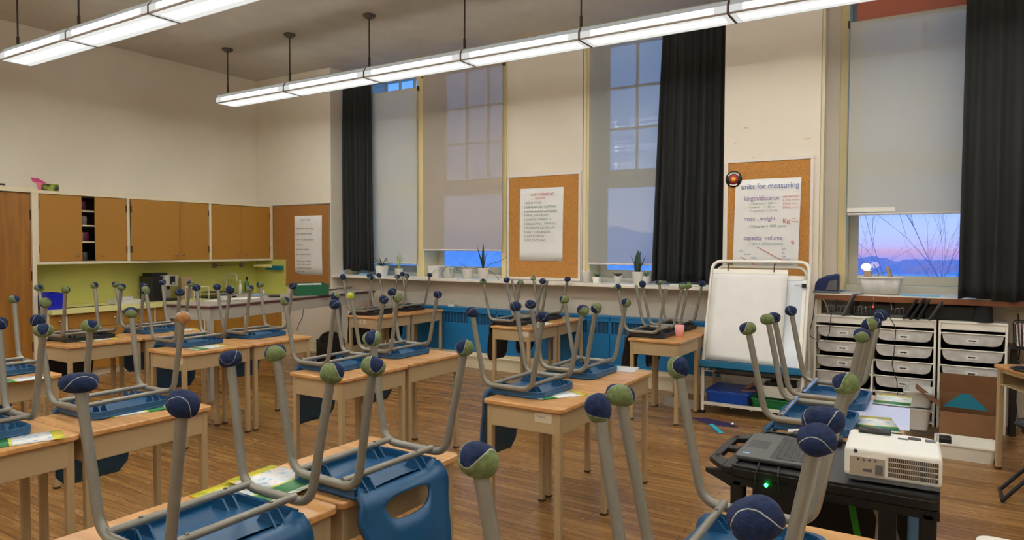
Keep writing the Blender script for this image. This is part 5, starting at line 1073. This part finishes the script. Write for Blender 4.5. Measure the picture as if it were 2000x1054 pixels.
# ------------------------------------------------------------------ black cart with laptop and projector
CZ = .80; cx0, cx1, cy0, cy1 = -.615, .015, 2.44, 2.985
o = thing('av_cart', 'black plastic rolling cart carrying a laptop and the projector', 'cart', (cx0, cy0, 0)); W3, D3 = cx1-cx0, cy1-cy0
g = MB(); g.prism(rrect(0, 0, W3, D3, .03), CZ-.045, CZ-.012); g.build('top_tray', M['blackm'], o, bevel=.004); MB().ring(rrect(0, 0, W3, D3, .03), rrect(.014, .014, W3-.014, D3-.014, .02), CZ-.012, CZ-.004).build('tray_lip', M['blackm'], o); MB().prism(rrect(.014, .014, W3-.014, D3-.014, .02), CZ-.0118, CZ-.010).build('tray_surface', M['cart'], o)
g = MB(); g.box(.0, .0, .728, W3, .02, CZ-.045); g.box(0, D3-.02, .66, W3, D3, CZ-.045); g.box(0, .02, .728, .02, D3-.02, CZ-.045); g.box(W3-.02, .02, .728, W3, D3-.02, CZ-.045); g.build('tray_skirt', M['blackm'], o)
for x in (0, W3-.055):
    for y in (0, D3-.055): MB().prism(rrect(x, y, x+.048, y+.055, .012), .10, .74).build('post', M['blackm'], o)
MB().box(.078, .0, .12, .24, .02, .728).build('front_panel', M['blackm'], o); MB().box(.05, D3-.018, .12, W3-.05, D3-.004, .67).build('back_panel', M['blackm'], o); MB().box(W3-.165, .0, .12, W3-.115, .02, .728).build('front_panel', M['blackm'], o)  # back panel is a black sheet added to keep the cart interior dark
for z in (.10,): MB().prism(rrect(0.004, 0.004, W3-.004, D3-.004, .03), z-.03, z).build('shelf', M['blackm'], o, bevel=.003)
for x in (.04, W3-.04):
    for y in (.04, D3-.04):
        c_ = MB().lathe([(1e-4, -.012), (.032, -.012), (.032, .012), (1e-4, .012)], 16, 0, Matrix.Translation((x, y, .0325)) @ Matrix.Rotation(R(90), 4, 'X')).build('caster', M['bindark'], o); MB().box(x-.012, y-.02, .03, x+.012, y+.02, .072).build('caster_fork', M['brass'], c_)
# handle at the left: slotted wing
g = MB(); z = CZ-.02
outl = [(0, .03), (-.03, .03), (-.10, .10), (-.105, .16), (-.105, .40), (-.085, .46), (-.02, .53), (0, .53)]
g.prism([(0, .03), (-.035, .03), (-.035, .53), (0, .53)], z-.022, z); g.prism([(-.075, .125), (-.105, .16), (-.105, .40), (-.085, .46), (-.065, .48), (-.075, .44)], z-.022, z)
g.prism([(-.035, .03), (-.105, .12), (-.105, .16), (-.075, .165), (-.035, .12)], z-.022, z); g.prism([(-.035, .44), (-.075, .42), (-.105, .40), (-.085, .47), (-.035, .53)], z-.022, z); g.prism([(-.035, .27), (-.08, .27), (-.08, .31), (-.035, .31)], z-.022, z)
g.build('handle', M['blackp'], o, bevel=.004)
MB().prism([(-.10, CZ-.045), (-.10, CZ-.06), (-.06, CZ-.075), (-.005, CZ-.10), (-.005, CZ-.045)], -.07, -.05, 0, Matrix(((1, 0, 0, 0), (0, 0, -1, 0), (0, 1, 0, 0), (0, 0, 0, 1)))).build('handle_bracket', M['blackp'], o)
# cables and lamp in the cart
q = aty(1497, 946, cy0-.005); tag(MB().sphere((0, 0, 0), .0065, 1, 12).build('power_led', M['led'], loc=(q.x, cy0-.012, q.z)), 'glowing green power light on the front of the black cart', 'light')
def cpt(px, py, y): return aty(px, py, y)
cab([cpt(1483, 903, 2.49), cpt(1480, 912, 2.42), cpt(1474, 930, 2.42), cpt(1473, 960, 2.43)], 'thin black cable hanging from the laptop, left of the green light', r=.003); cab([cpt(1522, 912, 2.49), cpt(1519, 925, 2.42), cpt(1522, 960, 2.43)], 'thin black cable hanging from the laptop, right of the green light', r=.003)
cab([cpt(1662, 965, 2.60), cpt(1666, 1000, 2.6), cpt(1676, 1050, 2.6), cpt(1690, 1100, 2.6)], 'bright green cable inside the black cart', 'cableg', .012); cab([cpt(1706, 975, 2.62), cpt(1720, 1010, 2.62), cpt(1716, 1060, 2.62)], 'grey cable bundle inside the black cart', 'cablew', .014); cab([cpt(1722, 975, 2.66), cpt(1740, 1030, 2.66), cpt(1752, 1075, 2.66)], 'grey cloth strap inside the black cart', 'greyp', .018)
tag(MB().box(-.03, -.01, -.13, .03, .01, .12).build('blue_bottle', mat('pale_blue_plastic', (120, 170, 220), .3), loc=(cpt(1792, 1010, 2.75).x, 2.75, .56), bevel=.006), 'pale blue plastic item at the right inside the black cart', 'bottle')
# laptop opened flat towards the left
lt = thing('laptop', 'grey open laptop with trackpad at its left end on the black cart', 'laptop', (cx0+.004, cy0+.055, CZ-.0035), R(1.5))
MB().prism(rrect(0, 0, .265, .345, .010), 0.012, .022).build('keyboard_deck', M['laptop'], lt, bevel=.002)
MB().prism(rrect(.004, .003, .262, .342, .010), 0.0042, .0108).build('folded_screen', M['blackp'], lt, bevel=.002)
for fx in (.02, .24):
    for fy in (.02, .32): MB().lathe([(1e-4, 0), (.008, 0), (.008, .0045), (1e-4, .0045)], 10, 0, Matrix.Translation((fx, fy, 0))).build('rubber_foot', M['blackp'], lt)
MB().box(.015, .13, .0221, .085, .235, .0226).build('trackpad', M['cart'], lt)
g = MB()
for i in range(6):
    for j in range(15): x = .115+i*.0225; y = .022+j*.0205; g.box(x, y, .0222, x+.0192, y+.0175, .0242)
g.build('keys', M['key'], lt); MB().box(.018, .035, .0221, .040, .052, .0225).build('sticker', M['sponge'], lt)
# adapter brick and cables behind the laptop
tag(MB().box(-.09, -.03, 0, .09, .03, .03).build('power_adapter', M['blackp'], loc=(cx0+.22, cy1-.07, CZ-.0035), bevel=.008, rot=(0, 0, .1)), 'black power adapter behind the laptop on the cart', 'adapter'); tag(MB().tube([(-.07, 0, .012), (0, .02, .02), (.06, -.01, .014), (.10, .01, .012)], .011, 8).build('connector', M['steel'], loc=(cx0+.17, cy1-.025, CZ-.0035)), 'silver cable connector at the back of the cart top', 'connector')
# projector
pj = thing('projector', 'white projector with a grille standing on the black cart', 'projector', (-.255, 2.475, CZ-.0035), R(2)); pw, pd, ph_ = .275, .255, .098
g = MB(); pr_ = [(.0, .0), (pw, .0), (pw, pd*.86), (pw*.88, pd*.97), (pw*.6, pd), (0, pd)]; g.prism(pr_, .018, .018+ph_); g.build('casing', M['proj'], pj, bevel=.014, seg=4)
MB().prism([(x*.96+.006, y*.96+.006) for x, y in pr_], .008, .022).build('underside', M['greyp'], pj)
g = MB(); 
for k in range(4):
    z0_ = .034+k*.0165; g.box(pw*.46, -.0018, z0_, pw*.955, .001, z0_+.0125)
g.build('vent_grille', M['vent'], pj); g = MB(); [g.box(pw*.46+pw*.495*k/24, -.0032, .034, pw*.46+pw*.495*k/24+.0018, -.0018, .096) for k in range(25)]; g.build('grille_bars', M['projb'], pj)
MB().box(pw*.06, -.0022, .03, pw*.43, .001, .086).build('port_panel', M['projb'], pj); g = MB(); [g.lathe([(1e-4, 0), (.004, 0), (.004, .002), (1e-4, .002)], 10, 0, Matrix.Translation((pw*(.15+.06*k), -.0022, .079)) @ Matrix.Rotation(R(90), 4, 'X')) for k in range(4)]; g.box(pw*.2, -.0034, .04, pw*.30, -.0022, .05); g.box(pw*.33, -.0034, .034, pw*.41, -.0022, .066); g.build('ports', M['greyp'], pj)
MB().lathe([(1e-4, 0), (.006, 0), (.006, .003), (1e-4, .003)], 12, 0, Matrix.Translation((pw*.12, -.001, .104)) @ Matrix.Rotation(R(90), 4, 'X')).build('sensor', M['vent'], pj)
MB().box(.03, pd-.055, .117, .13, pd+.004, .128).build('lens_cover', M['blackp'], pj, bevel=.004); MB().box(.06, pd-.04, .126, .10, pd-.02, .134).build('cover_tab', M['greyp'], pj)
MB().box(pw*.66, pd*.72, .1155, pw*.80, pd*.86, .1172).build('focus_opening', M['vent'], pj); MB().box(pw*.55, pd*.68, .1155, pw*.66, pd*.76, .1168).box(pw*.84, pd*.7, .1155, pw*.95, pd*.84, .117).build('top_buttons', M['greyp'], pj)
for x, y in ((.04, .03), (pw-.04, .03), (pw/2, pd-.04)): MB().lathe([(1e-4, 0), (.012, 0), (.009, .012), (1e-4, .012)], 12, 0, Matrix.Translation((x, y, 0))).build('foot', M['greyp'], pj)

# ------------------------------------------------------------------ right corner: desk, cardboard box, white tray, stool, magazines
P0, P1, P2 = Vector((.33, 5.944)), Vector((.485, 5.617)), Vector((.516, 5.989)); e = (P1-P0).normalized(); an = math.atan2(e.y, e.x)
rd = place_desk(.33, 5.944, 0, 'desk cut off by the right photo edge in front of the narrow drawer unit', 'desks at the right edge'); rd.rotation_euler = (0, 0, an+R(90)); 
off = Matrix.Rotation(an+R(90), 3, 'Z') @ Vector((0, DL, 0)); rd.location = (.33-off.x+.0, 5.944-off.y, 0)
q = atz(1992, 722, DZ); tag(MB().lathe([(1e-4, 0), (.09, 0), (.11, .012), (.09, .02), (1e-4, .02)], 24).build('black_plate', M['blackp'], loc=(q.x+.05, q.y-.02, DZ+.0005)), 'black round plate on the desk at the right photo edge', 'plate')
cb = thing('cardboard_box', 'open brown cardboard box with teal paper in front of the narrow drawer unit', 'box', (.225, 6.62, 0)); a, b, H = .205, .17, .36; g = MB()
g.box(-a, -b, 0, a, -b+.006, H*.72); g.box(-a, b-.006, 0, a, b, H); g.box(-a, -b, 0, -a+.006, b, H*.8); g.box(a-.006, -b, 0, a, b, H*.8); g.box(-a, -b, 0, a, b, .006); g.build('box_walls', M['card'], cb)
MB().box(-a, -.003, 0, a, .003, .16, 0, Matrix.Translation((0, b, H)) @ Matrix.Rotation(R(8), 4, 'X')).build('back_flap', M['card'], cb)
MB().box(-.22, -b, 0, 0, b*.3, .004, 0, Matrix.Translation((-a, 0, H*.8)) @ Matrix.Rotation(R(38), 4, 'Y')).build('left_flap', M['card'], cb)
MB().box(-a, -.20, -.003, a, 0, .003, 0, Matrix.Translation((0, -b, H*.72)) @ Matrix.Rotation(R(72), 4, 'X')).build('front_flap', M['card'], cb)
tag(MB().prism([(-.16, 0), (-.03, .12), (.03, .115), (.15, 0)], -.004, .004, 0, Matrix.Rotation(R(80), 4, 'X')).build('teal_paper', M['teal'], loc=(.20, 6.60, .27)), 'teal paper peaking out of the cardboard box', 'paper')
bin_(.0, .37, 5.98, 6.28, .001, .11, 'white', 'white rectangular tray on the floor in front of the cardboard box', 'floor_tray', 'tray')
tag(MB().box(-.04, -.05, 0, .04, .05, .12).build('black_bag', M['blackp'], loc=(.06, 6.16, .006), bevel=.01), 'black object at the left end of the white floor tray', 'bag')
for k, (px, z) in enumerate(((1793, .25), (1790, .06))):
    q = aty(px, 820, 6.7); bin_(q.x-.10, q.x+.10, 6.55, 6.85, z, .12 if k == 0 else .17, 'clear', ('upper clear plastic tub left of the cardboard box', 'lower clear plastic tub under the other, left of the cardboard box')[k], 'clear_tub', 'tub')
tag(MB().box(-.02, 0, 0, .02, .3, .05).build('shelf_bracket', M['white'], loc=(.60, 7.02, .55)), 'small white bracket on the side of the narrow drawer unit', 'bracket')
# magazines in a wire holder
mh = thing('magazine_holder', 'wire magazine holder at the right edge beside the drawer unit', 'holder', (.60, 6.98, .76)); g = MB(); g.tube(fillet([(-.06, -.06, 0), (-.07, -.06, .2), (.07, -.06, .2), (.06, -.06, 0), (-.06, -.06, 0)], .03, 4), .005, 6); g.tube(fillet([(-.06, .12, 0), (-.07, .12, .2), (.07, .12, .2), (.06, .12, 0), (-.06, .12, 0)], .03, 4), .005, 6); g.tube([(-.06, -.06, 0), (-.06, .12, 0)], .005, 6); g.tube([(.06, -.06, 0), (.06, .12, 0)], .005, 6); g.box(-.06, -.06, -.006, .06, .12, 0); g.build('wire_frame', M['cable'], mh)
g0 = None
for k in range(6):
    o = MB().box(-.004, -.055, .001, .004, .11, .185).build('magazine', mat('magazine_%d' % (k % 3), [(226, 222, 214), (204, 176, 178), (214, 206, 196)][k % 3], .6), loc=(.555+.018*k, 6.98, .761), rot=(0, R(2*k-5), 0))
    tag(o, 'magazine standing in the wire holder, %s from the left' % ('first', 'second', 'third', 'fourth', 'fifth', 'sixth')[k], 'magazine', 'magazines in the wire holder')
tag(MB().box(.50, 6.9, .735, 1.2, 7.2, .755).box(.52, 7.0, 0, .56, 7.2, .735).box(1.14, 6.9, 0, 1.18, 7.2, .735).build('side_shelf', M['blackp']), 'black side shelf carrying the wire magazine holder at the right edge', 'shelf')
st = thing('folding_stool', 'black folding stool at the right photo edge', 'stool', (.575, 5.25, 0)); MB().lathe([(1e-4, .46), (.15, .46), (.165, .475), (.15, .495), (1e-4, .497)], 30).build('seat', M['blackp'], st)
for s_, nm in ((-1, 'leg_frame'), (1, 'leg_frame')):
    MB().tube([(s_*.22, -.11, .012), (-s_*.13, -.09, .46)], .012, 8).tube([(s_*.22, .11, .012), (-s_*.13, .09, .46)], .012, 8).tube([(s_*.22, -.13, .014), (s_*.22, .13, .014)], .012, 8).build(nm, M['blackp'], st)
cab([(.58, 7.33, 1.0), (.60, 7.33, .7), (.57, 7.33, .35), (.60, 7.30, .02)], 'black cord hanging on the wall right of the drawer units', r=.005)

q = atz(1905, 1040, DZ); wt = thing('white_table', 'white table whose corner shows at the bottom right of the photo', 'table', (q.x, q.y, 0)); MB().prism(rrect(0, -1.0, .75, 0, .04), DZ-.028, DZ).build('table_top', M['whitet'], wt, bevel=.004)
for x in (.05, .66):
    for y in (-.10, -.95): MB().box(x, y, 0, x+.04, y+.04, DZ-.028).build('leg', M['beige2'], wt)
